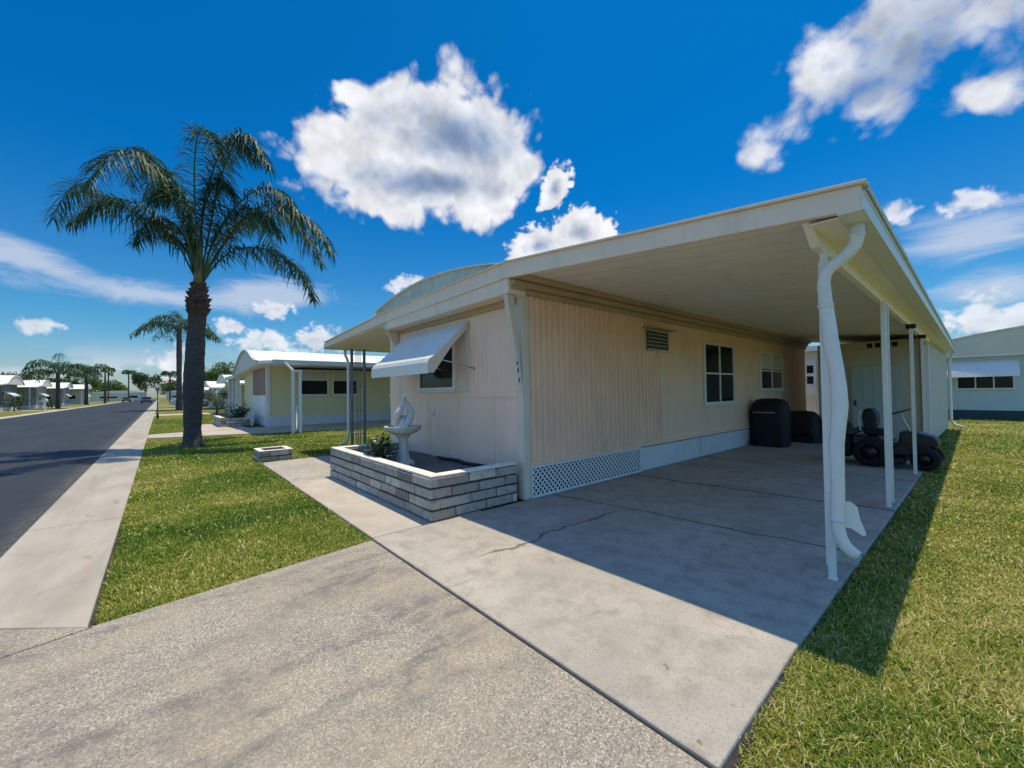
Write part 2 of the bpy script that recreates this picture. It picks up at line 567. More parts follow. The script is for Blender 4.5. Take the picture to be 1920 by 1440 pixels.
def mat_asphalt():
    m, t, b, co = base_mat('blue grey asphalt')
    big = t.noise(t.mapping(co, scale=(0.25, 1, 1)), 0.8, 6, 0.6, 0.3)
    fine = t.noise(co, 90, 4, 0.7)
    c = t.mix(t.rng(big, 0.3, 0.7), (0.016, 0.024, 0.034), (0.028, 0.038, 0.050))
    c = t.mix(t.rng(fine, 0.45, 0.8, 0, 0.7), c, (0.085, 0.09, 0.095))
    sep = t.new('ShaderNodeSeparateXYZ')
    t.put(sep.inputs[0], co)
    pat = t.noise(t.mapping(co, scale=(0.12, 0.5, 1)), 2.0, 8, 0.7, 0.8)
    c = t.mix(t.rng(pat, 0.5, 0.75, 0, 0.5), c, (0.016, 0.02, 0.026))
    wob = t.math('MULTIPLY_ADD', t.noise(co, 3.0, 7, 0.7), 0.5, -0.25)
    edge = t.rng(t.math('ADD', sep.outputs[1], wob), -1.42, -1.02)
    c = t.mix(t.math('MULTIPLY', edge, t.rng(t.noise(co, 26, 5, 0.7), 0.4, 0.65, 0.1, 0.7)), c, (0.17, 0.15, 0.125))
    dd = t.math('ABSOLUTE', t.math('ADD', t.math('MULTIPLY_ADD', t.noise(co, 0.8, 7, 0.65), 1.6, -0.8), t.math('ADD', sep.outputs[1], 4.7)))
    c = t.mix(t.rng(dd, 0.035, 0.01, 0, 0.8), c, (0.008, 0.009, 0.011))
    t.put(b.inputs['Base Color'], c)
    b.inputs['Roughness'].default_value = 0.8
    bump(t, b, fine, 0.4, 0.006)
    return m


def mat_turf():
    m, t, b, co = base_mat('lawn thatch')
    a = t.noise(co, 0.35, 6, 0.6, 0.3)
    f = t.noise(co, 3.0, 8, 0.7)
    ff = t.noise(co, 55, 5, 0.75)
    c = t.mix(t.rng(f, 0.3, 0.7), (0.11, 0.135, 0.010), (0.24, 0.235, 0.028))
    c = t.mix(t.rng(a, 0.45, 0.7, 0, 0.5), c, (0.32, 0.27, 0.06))
    c = t.mix(t.rng(ff, 0.4, 0.7, 0, 0.75), c, (0.05, 0.055, 0.015))
    t.put(b.inputs['Base Color'], c)
    b.inputs['Roughness'].default_value = 0.95
    bump(t, b, t.math('ADD', ff, f), 0.9, 0.03)
    return m


def mat_tone(name, ramp, rough=0.6, trans=0.0, spec=0.25, bscale=0, bstr=0.4):
    """colour from the face attribute 'tone' through a ramp (blades, leaves, blocks)"""
    m, t, b, co = base_mat(name)
    at = t.new('ShaderNodeAttribute', attribute_name='tone')
    r = t.new('ShaderNodeValToRGB')
    els = r.color_ramp.elements
    while len(els) < len(ramp):
        els.new(0.5)
    for e, (p, c) in zip(els, ramp):
        e.position = p
        e.color = (*c, 1)
    t.put(r.inputs[0], at.outputs['Fac'])
    c = r.outputs[0]
    if bscale:
        n = t.noise(co, bscale, 7, 0.7)
        c = t.mix(t.rng(n, 0.42, 0.72, 0, 0.55), c, (0.13, 0.12, 0.105))
        bump(t, b, n, bstr, 0.015)
    t.put(b.inputs['Base Color'], c)
    b.inputs['Roughness'].default_value = rough
    b.inputs['Specular IOR Level'].default_value = spec
    if trans:
        tl = t.new('ShaderNodeBsdfTranslucent')
        t.put(tl.inputs[0], c)
        mx = t.new('ShaderNodeMixShader')
        mx.inputs[0].default_value = trans
        t.l.new(b.outputs[0], mx.inputs[1])
        t.l.new(tl.outputs[0], mx.inputs[2])
        t.l.new(mx.outputs[0], t.n['Material Output'].inputs[0])
    return m


def mat_glass(name, tint=(0.012, 0.016, 0.02)):
    m, t, b, co = base_mat(name)
    b.inputs['Base Color'].default_value = (*tint, 1)
    b.inputs['Roughness'].default_value = 0.08
    b.inputs['Specular IOR Level'].default_value = 0.22
    return m


def mat_bark(name, c0, c1):
    m, t, b, co = base_mat(name)
    n = t.noise(t.mapping(co, scale=(1, 1, 5)), 6, 7, 0.7, 0.4)
    f = t.noise(co, 40, 5, 0.7)
    c = t.mix(t.rng(n, 0.3, 0.7), c0, c1)
    c = t.mix(t.rng(f, 0.45, 0.7, 0, 0.5), c, tuple(x * 0.5 for x in c0))
    t.put(b.inputs['Base Color'], c)
    b.inputs['Roughness'].default_value = 0.9
    bump(t, b, t.math('ADD', n, f), 0.8, 0.03)
    return m


MT = dict(
    slab=mat_slab(), walk=mat_walk(), gutter=mat_gutter(), apron=mat_apron(), asphalt=mat_asphalt(), turf=mat_turf(),
    blade=mat_tone('grass blade', [(0.0, (0.04, 0.115, 0.010)), (0.35, (0.12, 0.225, 0.018)), (0.6, (0.28, 0.315, 0.032)), (0.8, (0.52, 0.47, 0.13)), (1.0, (0.80, 0.71, 0.40))], 0.55, 0.3),
    frond=mat_tone('palm leaflet', [(0.0, (0.020, 0.056, 0.024)), (0.6, (0.045, 0.110, 0.048)), (1.0, (0.10, 0.175, 0.08))], 0.5, 0.22, 0.28),
    leaf=mat_tone('tree leaf', [(0.0, (0.018, 0.04, 0.012)), (0.5, (0.04, 0.075, 0.016)), (1.0, (0.09, 0.12, 0.02))], 0.5, 0.2),
    lightleaf=mat_tone('bright leaf', [(0.0, (0.045, 0.09, 0.014)), (0.5, (0.08, 0.14, 0.02)), (1.0, (0.14, 0.19, 0.03))], 0.5, 0.25),
    block=mat_tone('slump block', [(0.0, (0.24, 0.22, 0.19)), (0.5, (0.42, 0.385, 0.34)), (1.0, (0.62, 0.57, 0.50))], 0.9, 0, 0.2, 13.0, 1.0),
    mortar=simple('dark mortar', (0.07, 0.062, 0.056), 0.95, 0.3, 12),
    cap=simple('sunlit cap tone', (0.74, 0.70, 0.62), 0.8, 0.14, 6, dirt=(0.35, 0.31, 0.26), dirt_amt=0.55, bmp=0.3),
    bark=mat_bark('palm bark', (0.055, 0.047, 0.042), (0.135, 0.12, 0.11)),
    boot=mat_bark('palm leaf bases', (0.05, 0.03, 0.022), (0.17, 0.105, 0.075)),
    stalk=simple('palm stalk', (0.16, 0.15, 0.06), 0.5, 0.2, 8),
    side=simple('tan aluminium siding', (0.90, 0.62, 0.45), 0.5, 0.07, 1.2, dirt=(0.46, 0.34, 0.24), dirt_amt=0.45),
    front=simple('beige aluminium siding', (0.92, 0.64, 0.48), 0.5, 0.06, 1.4, dirt=(0.50, 0.39, 0.31), dirt_amt=0.4),
    trim=simple('tan trim', (0.50, 0.36, 0.22), 0.5, 0.08, 2.0),
    corner=simple('cream corner trim', (0.70, 0.61, 0.50), 0.45, 0.05, 3.0),
    fascia=simple('off white fascia', (0.90, 0.72, 0.56), 0.45, 0.05, 1.5, dirt=(0.50, 0.43, 0.33), dirt_amt=0.5),
    ceil=simple('ivory ceiling pan', (0.90, 0.83, 0.76), 0.5, 0.05, 1.0, dirt=(0.40, 0.37, 0.27), dirt_amt=0.3),
    white=simple('white aluminium', (0.78, 0.77, 0.73), 0.4, 0.05, 3.0, dirt=(0.55, 0.53, 0.48), dirt_amt=0.3),
    pipe=simple('white downspout paint', (0.76, 0.76, 0.73), 0.42, 0.06, 6.0, dirt=(0.5, 0.48, 0.44), dirt_amt=0.35, bmp=0.15, bscale=14),
    gable=simple('weathered galvanised roof', (0.60, 0.62, 0.51), 0.5, 0.16, 5.0, metallic=0.0, dirt=(0.2, 0.21, 0.18), dirt_amt=0.6),
    roofw=simple('white coated roof', (0.80, 0.79, 0.76), 0.6, 0.05, 1.0, dirt=(0.6, 0.58, 0.53), dirt_amt=0.3),
    lattice=simple('white plastic lattice', (0.74, 0.75, 0.76), 0.5, 0.04, 5.0),
    skirt=simple('white skirt panel', (0.66, 0.67, 0.69), 0.5, 0.06, 3.0, dirt=(0.40, 0.40, 0.40), dirt_amt=0.4),
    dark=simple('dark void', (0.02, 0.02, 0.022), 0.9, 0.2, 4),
    glass=mat_glass('dark window glass'), glassg=mat_glass('greenish glass', (0.04, 0.075, 0.065)),
    blind=simple('pale window blind', (0.62, 0.60, 0.54), 0.7, 0.05, 8),
    fill=simple('pale grey fill', (0.17, 0.165, 0.16), 0.95, 0.35, 9, dirt=(0.07, 0.065, 0.06), dirt_amt=0.6, bmp=0.8, bscale=40),
    soil=simple('dark mulch', (0.045, 0.04, 0.04), 0.95, 0.4, 14, bmp=0.9, bscale=35),
    stone=simple('white cast stone', (0.56, 0.55, 0.53), 0.75, 0.12, 9, dirt=(0.36, 0.38, 0.40), dirt_amt=0.5, bmp=0.35),
    iron=simple('grey porch iron', (0.22, 0.235, 0.23), 0.5, 0.1, 6),
    steel=simple('bare steel', (0.45, 0.45, 0.44), 0.35, 0.1, 20, metallic=0.9),
    black=simple('black vinyl', (0.012, 0.012, 0.016), 0.55, 0.3, 8, bmp=0.3, bscale=25),
    blackp=simple('black paint', (0.012, 0.012, 0.014), 0.3, 0.2, 8, spec=0.5),
    rubber=simple('tyre rubber', (0.014, 0.014, 0.015), 0.85, 0.2, 30),
    doorg=simple('pale green grey door', (0.42, 0.47, 0.45), 0.5, 0.05, 2, dirt=(0.3, 0.34, 0.33), dirt_amt=0.3),
    shedw=simple('beige shed siding', (0.50, 0.45, 0.33), 0.55, 0.06, 2),
    shedside=simple('grey beige shed siding', (0.56, 0.54, 0.47), 0.55, 0.06, 2),
    yellow=simple('pale yellow siding', (0.76, 0.665, 0.39), 0.55, 0.05, 1.5),
    brown=simple('brown shutter', (0.30, 0.165, 0.125), 0.6, 0.1, 6),
    darkw=simple('dark blue grey siding', (0.13, 0.155, 0.175), 0.6, 0.15, 2),
    midw=simple('mid grey siding', (0.27, 0.29, 0.30), 0.6, 0.12, 2),
    teal=simple('deep teal wall', (0.03, 0.075, 0.09), 0.6, 0.1, 3),
    mint=simple('pale blue siding', (0.52, 0.66, 0.68), 0.55, 0.05, 1.5),
    greyw=simple('light grey siding', (0.55, 0.55, 0.53), 0.55, 0.06, 1.5),
    pinkw=simple('pale pink siding', (0.74, 0.62, 0.54), 0.55, 0.05, 2),
    creamw=simple('cream siding', (0.68, 0.62, 0.50), 0.55, 0.05, 2),
    wood=mat_bark('weathered wood pole', (0.09, 0.07, 0.055), (0.17, 0.14, 0.11)),
    flower=simple('white petals', (0.80, 0.79, 0.74), 0.6, 0.05, 20),
    carw=simple('silver car paint', (0.50, 0.51, 0.53), 0.25, 0.03, 3, metallic=0.3, spec=0.5),
    card=simple('charcoal car paint', (0.03, 0.032, 0.036), 0.25, 0.05, 3, spec=0.5),
    lampred=simple('red tail lamp', (0.45, 0.02, 0.015), 0.25, 0.05, 8),
    lampw=simple('clear head lamp', (0.75, 0.75, 0.72), 0.2, 0.05, 8),
)

# ------------------------------------------------------------------ ground, road, paving
def structure(name, mb, mat, bevel=0.0):
    return tag(mb.build(name, mat, None, bevel), kind='structure')


g = MB()
g.add([(-900, -900, -0.10), (900, -900, -0.10), (900, 900, -0.10), (-900, 900, -0.10)], [(0, 1, 2, 3)])
structure('ground', g, MT['turf'])

g = MB()      # soil under the lawns, a touch below the paving
g.slab([(-230, -0.34), (-3.66, -0.34), (-3.95, 1.55), (-0.6, 1.55), (-0.5, -0.3), (14, -0.3), (14, 60), (-230, 60)], -0.099, -0.035)
structure('lawn', g, MT['turf'])
g = MB()
g.slab([(-300, -60), (60, -60), (60, -9.2), (-300, -9.2)], -0.099, -0.03)
structure('far_lawn', g, MT['turf'])
g = MB()
g.slab([(-300, -8.45), (60, -8.45), (60, -1.07), (-300, -1.07)], -0.095, -0.02)
structure('road', g, MT['asphalt'])
g = MB()
g.slab([(-300, -9.2), (60, -9.2), (60, -8.45), (-300, -8.45)], -0.098, 0.02)
structure('far_kerb', g, MT['walk'], 0.02)

g = MB()      # gutter walk along the near side, cast in bays with open joints
xs = [60, -0.5, -3.62]
x = -3.62
while x > -230:
    x -= 3.05 if x > -60 else 12
    xs.append(x)
for a, b_ in zip(xs[:-1], xs[1:]):
    if b_ == -3.62:
        continue
    a0 = a - 0.63 if a == -3.62 else a             # the bay beside the drive is cut at a slant
    g.slab([(b_ + 0.008, -1.07), (a0 - 0.008, -1.07), (a - 0.008, -0.335), (b_ + 0.008, -0.335)], -0.09, 0.0)
structure('sidewalk', g, MT['gutter'], 0.008)

g = MB()
g.slab([(-3.42, -1.07), (-0.51, -1.07), (-0.66, 1.545), (-3.90, 1.545), (-3.625, -0.325), (-3.605, -0.30)], -0.09, -0.001)
g.slab([(-4.235, -1.07), (-3.432, -1.07), (-3.615, -0.318)], -0.09, -0.001)
structure('driveway', g, MT['apron'], 0.005)
g = MB()
g.slab([(-3.955, 1.57), (-0.69, 1.57), (-0.72, 2.6), (-0.80, 13.48), (-3.955, 13.48)], -0.09, 0.0)
g.slab([(-9.95, 1.60), (-7.35, 1.60), (-7.35, 9.0), (-9.95, 9.0)], -0.09, -0.003)
structure('carport_slab', g, MT['slab'], 0.012)
g = MB()
g.slab([(-7.34, 1.585), (-3.965, 1.575), (-3.965, 2.9), (-7.34, 2.9)], -0.09, 0.0)
structure('path', g, MT['walk'], 0.012)
g = MB()      # neighbour's drive and carport floor
g.slab([(-20.4, -0.33), (-18.7, -0.33), (-17.9, 2.65), (-17.1, 7.0), (-17.1, 16), (-21.0, 16), (-21.0, 3.0), (-25.5, 2.45), (-25.5, 1.4), (-20.9, 1.3)], -0.09, 0.0)
structure('neighbour_driveway', g, MT['walk'], 0.01)
g = MB()
for x in (-43, -62, -82, -104):
    g.slab([(x, -0.33), (x + 3.2, -0.33), (x + 3.2, 10), (x, 10)], -0.09, 0.0)
for x in (-70.5, -89, -112, -145):
    g.slab([(x, -9.2), (x - 3.4, -9.2), (x - 3.4, -20), (x, -20)], -0.09, 0.0)
structure('far_driveways', g, MT['walk'])

g = MB()      # bare dark soil in the cut edges of the lawns
for a, b_ in (((-0.685, 1.57), (-0.715, 2.6)), ((-0.715, 2.6), (-0.795, 13.4)), ((-0.65, 1.55), (-0.54, -0.32)), ((-3.915, 1.56), (-3.64, -0.32)), ((-3.64, -0.33), (-17.9, -0.33)), ((-9.9, 1.595), (-3.95, 1.58))):
    A, B = Vector((*a, 0)), Vector((*b_, 0))
    n_ = Vector((-(B - A).y, (B - A).x, 0)).normalized() * 0.024
    g.slab([(A - n_)[:2], (B - n_)[:2], (B + n_)[:2], (A + n_)[:2]], -0.05, -0.031)
structure('soil', g, MT['soil'])

# ------------------------------------------------------------------ grass blades
def scatter_grass():
    rs = np.random.RandomState(7)
    P = []

    def region(x0, x1, y0, y1, dens, keep=None):
        n = int((x1 - x0) * (y1 - y0) * dens)
        x = rs.uniform(x0, x1, n)
        y = rs.uniform(y0, y1, n)
        if keep is not None:
            k = keep(x, y)
            x, y = x[k], y[k]
        P.append((x, y))

    # right-hand lawn
    xr = lambda y: np.where(y < 2.6, -0.66 - 0.04 * (y - 1.57) / 1.03, -0.70 - 0.12 * (y - 2.6) / 10.9)
    kr = lambda x, y: x > xr(y) - 0.012 + 0.012 * np.sin(y * 9.0) + 0.008 * np.sin(y * 31.0)
    region(-0.95, 1.0, -0.2, 5.0, 24000, kr)
    region(-0.95, 1.2, 5.0, 10.0, 9000, kr)
    region(1.0, 2.6, -0.2, 5.0, 5000, kr)
    region(-0.95, 2.0, 10.0, 26.0, 1500, lambda x, y: kr(x, y) & ((y < 13.5) | (x > -0.95)))
    # lawn between the gutter walk and the house path
    le = lambda x, y: (y < 1.575) & (y > -0.315) & (x < -3.66 - (y + 0.34) * 0.15)
    region(-6.5, -3.6, -0.34, 1.60, 19000, le)
    region(-10.5, -6.5, -0.34, 1.62, 9000)
    region(-17.9, -10.5, -0.34, 1.9, 3000, lambda x, y: x > -18.7 + y * 0.27)
    region(-17.1, -9.98, 1.9, 14.0, 1300, lambda x, y: (x < -9.98) & (x > -17.9 + np.clip(y - 2.65, 0, 4) * 0.18))
    region(-34, -20.6, -0.34, 1.25, 700)
    region(-38, -25.6, 1.25, 3.0, 500)
    x = np.concatenate([p[0] for p in P])
    y = np.concatenate([p[1] for p in P])
    thin = vnoise(x * 1.7 + 3, y * 1.7, 21) * 0.6 + vnoise(x * 5.3, y * 5.3, 22) * 0.4
    k = rs.rand(len(x)) < np.clip(0.30 + 1.5 * (thin - 0.22), 0.25, 1.0)
    x, y = x[k], y[k]
    n = len(x)
    d = np.sqrt(x * x + y * y + 1.9)
    z0 = np.full(n, -0.04)
    L = rs.uniform(0.018, 0.05, n) * np.where(rs.rand(n) < 0.03, 1.6, 1.0) * np.where(x > -1.5, 0.88, 1.0) * (0.8 + 0.5 * vnoise(x * 1.3, y * 1.3, 3)) * np.clip(0.9 + d * 0.012, 1, 1.3)
    wd = rs.uniform(0.0022, 0.0062, n) * np.clip(d / 2.6, 1, 5.5)
    az = rs.uniform(0, 2 * math.pi, n)
    lean = rs.uniform(0.45, 1.5, n)
    # patchy colour: straw on the right, greener on the left
    patch = vnoise(x * 0.9 + 5, y * 0.9, 11) * 0.5 + vnoise(x * 2.7, y * 2.7, 12) * 0.3 + vnoise(x * 7, y * 7, 13) * 0.2
    dry = np.where(x > -1.5, 0.09, 0.0)
    tone = np.clip(0.20 + 0.85 * (patch - 0.25) + dry + rs.normal(0, 0.17, n), 0, 1)
    straw = rs.rand(n) < np.where(x > -1.5, 0.08 + 0.30 * vnoise(x * 2.1 + 9, y * 2.1, 31) ** 1.5, 0.03 + 0.12 * vnoise(x * 2.1, y * 2.1, 31) ** 1.5)
    tone = np.where(straw, rs.uniform(0.75, 1.0, n), tone)
    ca, sa = np.cos(az), np.sin(az)
    sx, sy = -sa * wd / 2, ca * wd / 2
    mz, tz = L * np.cos(lean * 0.5) * 0.6, L * np.cos(lean * 0.75)
    mr, tr_ = L * np.sin(lean * 0.5) * 0.6, L * np.sin(lean * 0.95)
    V = np.empty((n, 5, 3))
    V[:, 0] = np.stack([x - sx, y - sy, z0], 1)
    V[:, 1] = np.stack([x + sx, y + sy, z0], 1)
    V[:, 2] = np.stack([x + ca * mr + sx * .85, y + sa * mr + sy * .85, z0 + mz], 1)
    V[:, 3] = np.stack([x + ca * mr - sx * .85, y + sa * mr - sy * .85, z0 + mz], 1)
    V[:, 4] = np.stack([x + ca * tr_, y + sa * tr_, z0 + tz], 1)
    me = bpy.data.meshes.new('grass')
    me.vertices.add(n * 5)
    me.vertices.foreach_set('co', V.reshape(-1))
    base = (np.arange(n) * 5)[:, None]
    loops = np.concatenate([base + np.array([[0, 1, 2, 3]]), base + np.array([[3, 2, 4]])], 1)
    me.loops.add(n * 7)
    me.loops.foreach_set('vertex_index', loops.reshape(-1).astype(np.int32))
    me.polygons.add(n * 2)
    st = np.stack([np.arange(n) * 7, np.arange(n) * 7 + 4], 1).reshape(-1)
    me.polygons.foreach_set('loop_start', st.astype(np.int32))
    me.update(calc_edges=True)
    at = me.attributes.new('tone', 'FLOAT', 'FACE')
    at.data.foreach_set('value', np.repeat(tone, 2).astype(np.float32))
    me.materials.append(MT['blade'])
    o = bpy.data.objects.new('grass', me)
    COL.objects.link(o)
    tag(o, 'short patchy green and straw coloured lawn grass beside the paving', 'grass', kind='stuff')


scatter_grass()


# ------------------------------------------------------------------ the beige home
HX0, HX1, HY0, HY1 = -8.05, -3.98, 3.60, 16.1     # wall box
FY = 3.30                                          # fascia plane


def ribbed(mb, axis, a0, a1, fixed, z0, z1, period, top, depth, out):
    """sheet with raised vertical ribs, along x (axis 0) or y (axis 1); out = +-1 outward sign"""
    prof = []
    a = a0
    while a < a1 - 1e-6:
        e = min(a + period, a1)
        g_ = period - top
        pts = [(a, 0), (a + g_ * 0.55, 0), (a + g_ * 0.7, depth), (a + g_ * 0.7 + top * 0.8, depth), (a + period, 0)]
        for p in pts:
            if p[0] <= e + 1e-9 and (not prof or p[0] > prof[-1][0] + 1e-6):
                prof.append(p)
        a += period
    if prof[-1][0] < a1 - 1e-6:
        prof.append((a1, 0))
    vs, fs = [], []
    for (a, dpt) in prof:
        for z in (z0, z1):
            vs.append((a, fixed + out * dpt, z) if axis == 0 else (fixed + out * dpt, a, z))
    for i in range(len(prof) - 1):
        fs.append((2 * i, 2 * i + 2, 2 * i + 3, 2 * i + 1))
    mb.add(vs, fs)


def window(parent, face, u0, u1, z0, z1, at, glass, cols=1, rows=1, blind=0.0, fw_=0.05, sill=True):
    """window on a wall facing -y (face 0) or +x (face 1): frame with panes and a blind behind the glass"""
    def bx(mb, ua, ub, za, zb, d0, d1):
        if face == 0:
            mb.box(ua, ub, at - d1, at - d0, za, zb)
        else:
            mb.box(at + d0, at + d1, ua, ub, za, zb)
    f = MB()
    bx(f, u0 - fw_, u0, z0 - fw_, z1 + fw_, 0.004, 0.045)
    bx(f, u1, u1 + fw_, z0 - fw_, z1 + fw_, 0.004, 0.045)
    bx(f, u0, u1, z0 - fw_, z0, 0.004, 0.043)
    bx(f, u0, u1, z1, z1 + fw_, 0.004, 0.043)
    for i in range(1, cols):
        u = u0 + (u1 - u0) * i / cols
        bx(f, u - 0.022, u + 0.022, z0, z1, 0.004, 0.038)
    for j in range(1, rows):
        z = z0 + (z1 - z0) * j / rows
        bx(f, u0, u1, z - 0.018, z + 0.018, 0.004, 0.034)
    w_ = f.build('window', MT['white'], parent, 0.004)
    p = MB()
    bx(p, u0 - 0.002, u1 + 0.002, z0 - 0.002, z1 + 0.002, 0.003, 0.016)
    p.build('pane', glass, w_)
    if blind > 0:
        q = MB()
        bx(q, u0, u1, z1 - (z1 - z0) * blind, z1 - 0.002, 0.0165, 0.0195)
        q.build('blind', MT['blind'], w_)
    if sill:
        q = MB()
        bx(q, u0 - fw_ - 0.02, u1 + fw_ + 0.02, z0 - fw_ - 0.03, z0 - fw_ - 0.002, 0.003, 0.07)
        q.build('sill', MT['white'], w_, 0.004)
    return w_


home = thing('mobile_home', 'beige single storey mobile home with long ribbed side wall and wide flat carport roof', 'mobile home', (-6.0, 9.0, 0))

# walls
w = MB()
ribbed(w, 1, HY0 + 0.09, 7.02, HX1, 0.43, 2.66, 0.116, 0.05, 0.030, 1)
w.add([(HX1, 7.02, 0.43), (HX1, HY1, 0.43), (HX1, HY1, 2.66), (HX1, 7.02, 2.66)], [(0, 1, 2, 3)])
for y in np.arange(7.5, 16, 1.22):                  # shallow seams of the flat panels
    w.box(HX1, HX1 + 0.006, y, y + 0.02, 0.44, 2.65)
w.box(HX1, HX1 + 0.037, HY0 + 0.09, HY1, 0.42, 0.47)
w.build('side_wall', MT['side'], home)
w = MB()
ribbed(w, 0, HX0, HX1 - 0.09, HY0, 1.36, 2.66, 0.105, 0.03, 0.006, -1)
w.add([(HX0, HY0 + 0.003, 0.02), (HX1, HY0 + 0.003, 0.02), (HX1, HY0 + 0.003, 1.36), (HX0, HY0 + 0.003, 1.36)], [(0, 1, 2, 3)])
w.box(HX0, HX1 - 0.09, HY0 - 0.016, HY0 + 0.002, 1.33, 1.39)
for xx in (-7.36, -6.44, -5.52, -4.6):
    w.box(xx - 0.014, xx + 0.014, HY0 - 0.006, HY0 + 0.002, 0.03, 1.33)
w.box(HX0, HX1 - 0.09, HY0 - 0.008, HY0 + 0.002, 0.03, 0.10)
w.add([(HX0, HY0, 0.0), (HX0, HY1, 0.0), (HX0, HY1, 2.66), (HX0, HY0, 2.66)], [(3, 2, 1, 0)])
w.add([(HX0, HY1, 0.0), (HX1, HY1, 0.0), (HX1, HY1, 2.66), (HX0, HY1, 2.66)], [(3, 2, 1, 0)])
w.build('front_wall', MT['front'], home)
w = MB()
w.box(HX1 - 0.09, HX1 + 0.028, HY0 - 0.028, HY0 + 0.09, 0.0, 2.66)
w.build('corner_trim', MT['corner'], home, 0.006)
w = MB()
for i, (z0_, z1_, o_) in enumerate(((2.655, 2.735, 0.05), (2.735, 2.815, 0.115), (2.815, 2.89, 0.19), (2.89, 2.945, 0.27))):
    w.prism([(0, z0_), (o_ * 0.72, z0_ + 0.012), (o_, z1_ - 0.03), (o_, z1_), (0, z1_)], lambda p, q, a: (HX1 + 0.001 + p, a, q), FY + 0.06, HY1)
w.build('eave_trim', MT['trim'], home, 0.004)

# skirting: lattice near the corner, plain panels beyond
w = MB()
w.box(HX1 + 0.004, HX1 + 0.03, HY0 + 0.10, HY0 + 0.13, 0.0, 0.415)
w.box(HX1 + 0.004, HX1 + 0.03, 6.28, 6.31, 0.0, 0.415)
w.box(HX1 + 0.004, HX1 + 0.031, HY0 + 0.13, 6.28, 0.0, 0.025)
w.box(HX1 + 0.004, HX1 + 0.031, HY0 + 0.13, 6.28, 0.385, 0.415)
y0_, y1_, z0_, z1_ = HY0 + 0.13, 6.28, 0.025, 0.385
hh = z1_ - z0_
for s_, xo in ((1, 0.008), (-1, 0.015)):
    k = y0_ - hh
    while k < y1_ + hh:
        a, b_ = (k, z0_), (k + hh, z1_)
        if s_ < 0:
            a, b_ = (k + hh, z0_), (k, z1_)
        # clip to the frame
        pa, pb = [list(a), list(b_)], None
        t0_, t1_ = 0.0, 1.0
        dy = b_[0] - a[0]
        for lim, sg in ((y0_, 1), (y1_, -1)):
            t_ = (lim - a[0]) / dy
            if dy * sg > 0: t0_ = max(t0_, t_)
            else: t1_ = min(t1_, t_)
        if t1_ - t0_ > 0.02:
            A = (HX1 + xo, a[0] + dy * t0_, z0_ + hh * t0_)
            B = (HX1 + xo, a[0] + dy * t1_, z0_ + hh * t1_)
            w.bar(A, B, 0.022, 0.006, (1, 0, 0))
        k += 0.082
w.build('lattice_skirt', MT['lattice'], home)
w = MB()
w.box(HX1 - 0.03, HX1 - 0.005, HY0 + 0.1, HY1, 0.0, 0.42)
w.build('crawl_shade', MT['dark'], home)  # dark sheet standing in for the shade under the home
w = MB()
yy = 6.32
while yy < HY1 - 0.1:
    e = min(yy + 2.2, HY1)
    w.box(HX1 - 0.003, HX1 + 0.018, yy + 0.006, e - 0.006, 0.0, 0.40)
    w.box(HX1 + 0.018, HX1 + 0.026, yy + 0.006, yy + 0.04, 0.0, 0.40)
    yy += 2.2
w.build('skirt_panel', MT['skirt'], home, 0.003)

# bowed roof with its flat gable panel
arc = [(-8.12, 2.86)]
for i in range(0, 21):
    t_ = i / 20
    xx = -8.12 + (4.13) * t_
    arc.append((xx, 3.02 + 0.245 * math.sin(math.pi * t_) ** 0.85))
arc.append((-3.99, 2.66))
arc.append((-7.7, 2.66))
w = MB()
w.prism(arc, lambda p, q, a: (p, a, q), FY + 0.03, HY1 + 0.2)
roof = w.build('roof', MT['gable'], home)
w = MB()
for i in range(2, 22):
    (xa, za), (xb, zb) = arc[i - 1], arc[i]
    w.prism([(xa, za - 0.006), (xb, zb - 0.006), (xb, zb + 0.014), (xa, za + 0.014)], lambda p, q, a: (p, a, q), FY - 0.015, HY1 + 0.22)
w.build('roof_edge', MT['white'], roof)

# the long fascia board, three straight runs
def fascia_run(mb, x0, x1, t0, t1, b0, b1, y0, y1):
    mb.hexa([(x0, y0, b0), (x1, y0, b1), (x1, y1, b1), (x0, y1, b0)], [(x0, y0, t0), (x1, y0, t1), (x1, y1, t1), (x0, y1, t0)])
w = MB()
fascia_run(w, -3.94, -0.50, 3.025, 2.655, 2.835, 2.505, FY, FY + 0.05)
fascia_run(w, -7.70, -3.94, 2.955, 3.025, 2.78, 2.835, FY, FY + 0.05)
fascia_run(w, -11.42, -7.70, 2.765, 2.955, 2.63, 2.78, FY, FY + 0.05)
fascia_run(w, -3.94, -0.47, 3.043, 2.675, 3.024, 2.654, FY - 0.03, FY + 0.06)
fascia_run(w, -7.70, -3.94, 2.975, 3.043, 2.954, 3.024, FY - 0.03, FY + 0.06)
fascia_run(w, -11.44, -7.70, 2.783, 2.975, 2.764, 2.954, FY - 0.03, FY + 0.06)
for xx, zt in ((-1.63, 2.775), (-1.52, 2.765)):      # lap joint in the fascia
    w.box(xx - 0.004, xx + 0.004, FY - 0.004, FY + 0.01, zt - 0.17, zt - 0.01)
w.build('fascia', MT['fascia'], home, 0.004)
w = MB()                                             # boxed eave under the fascia above the front wall
fascia_run(w, -7.62, -3.93, 2.782, 2.833, 2.63, 2.645, FY + 0.02, HY0 + 0.02)
w.build('boxed_eave', MT['fascia'], home, 0.004)
w = MB()
w.box(-7.55, HX1 - 0.09, HY0 - 0.05, HY0 - 0.004, 2.56, 2.64)
w.build('wall_cornice', MT['trim'], home, 0.004)

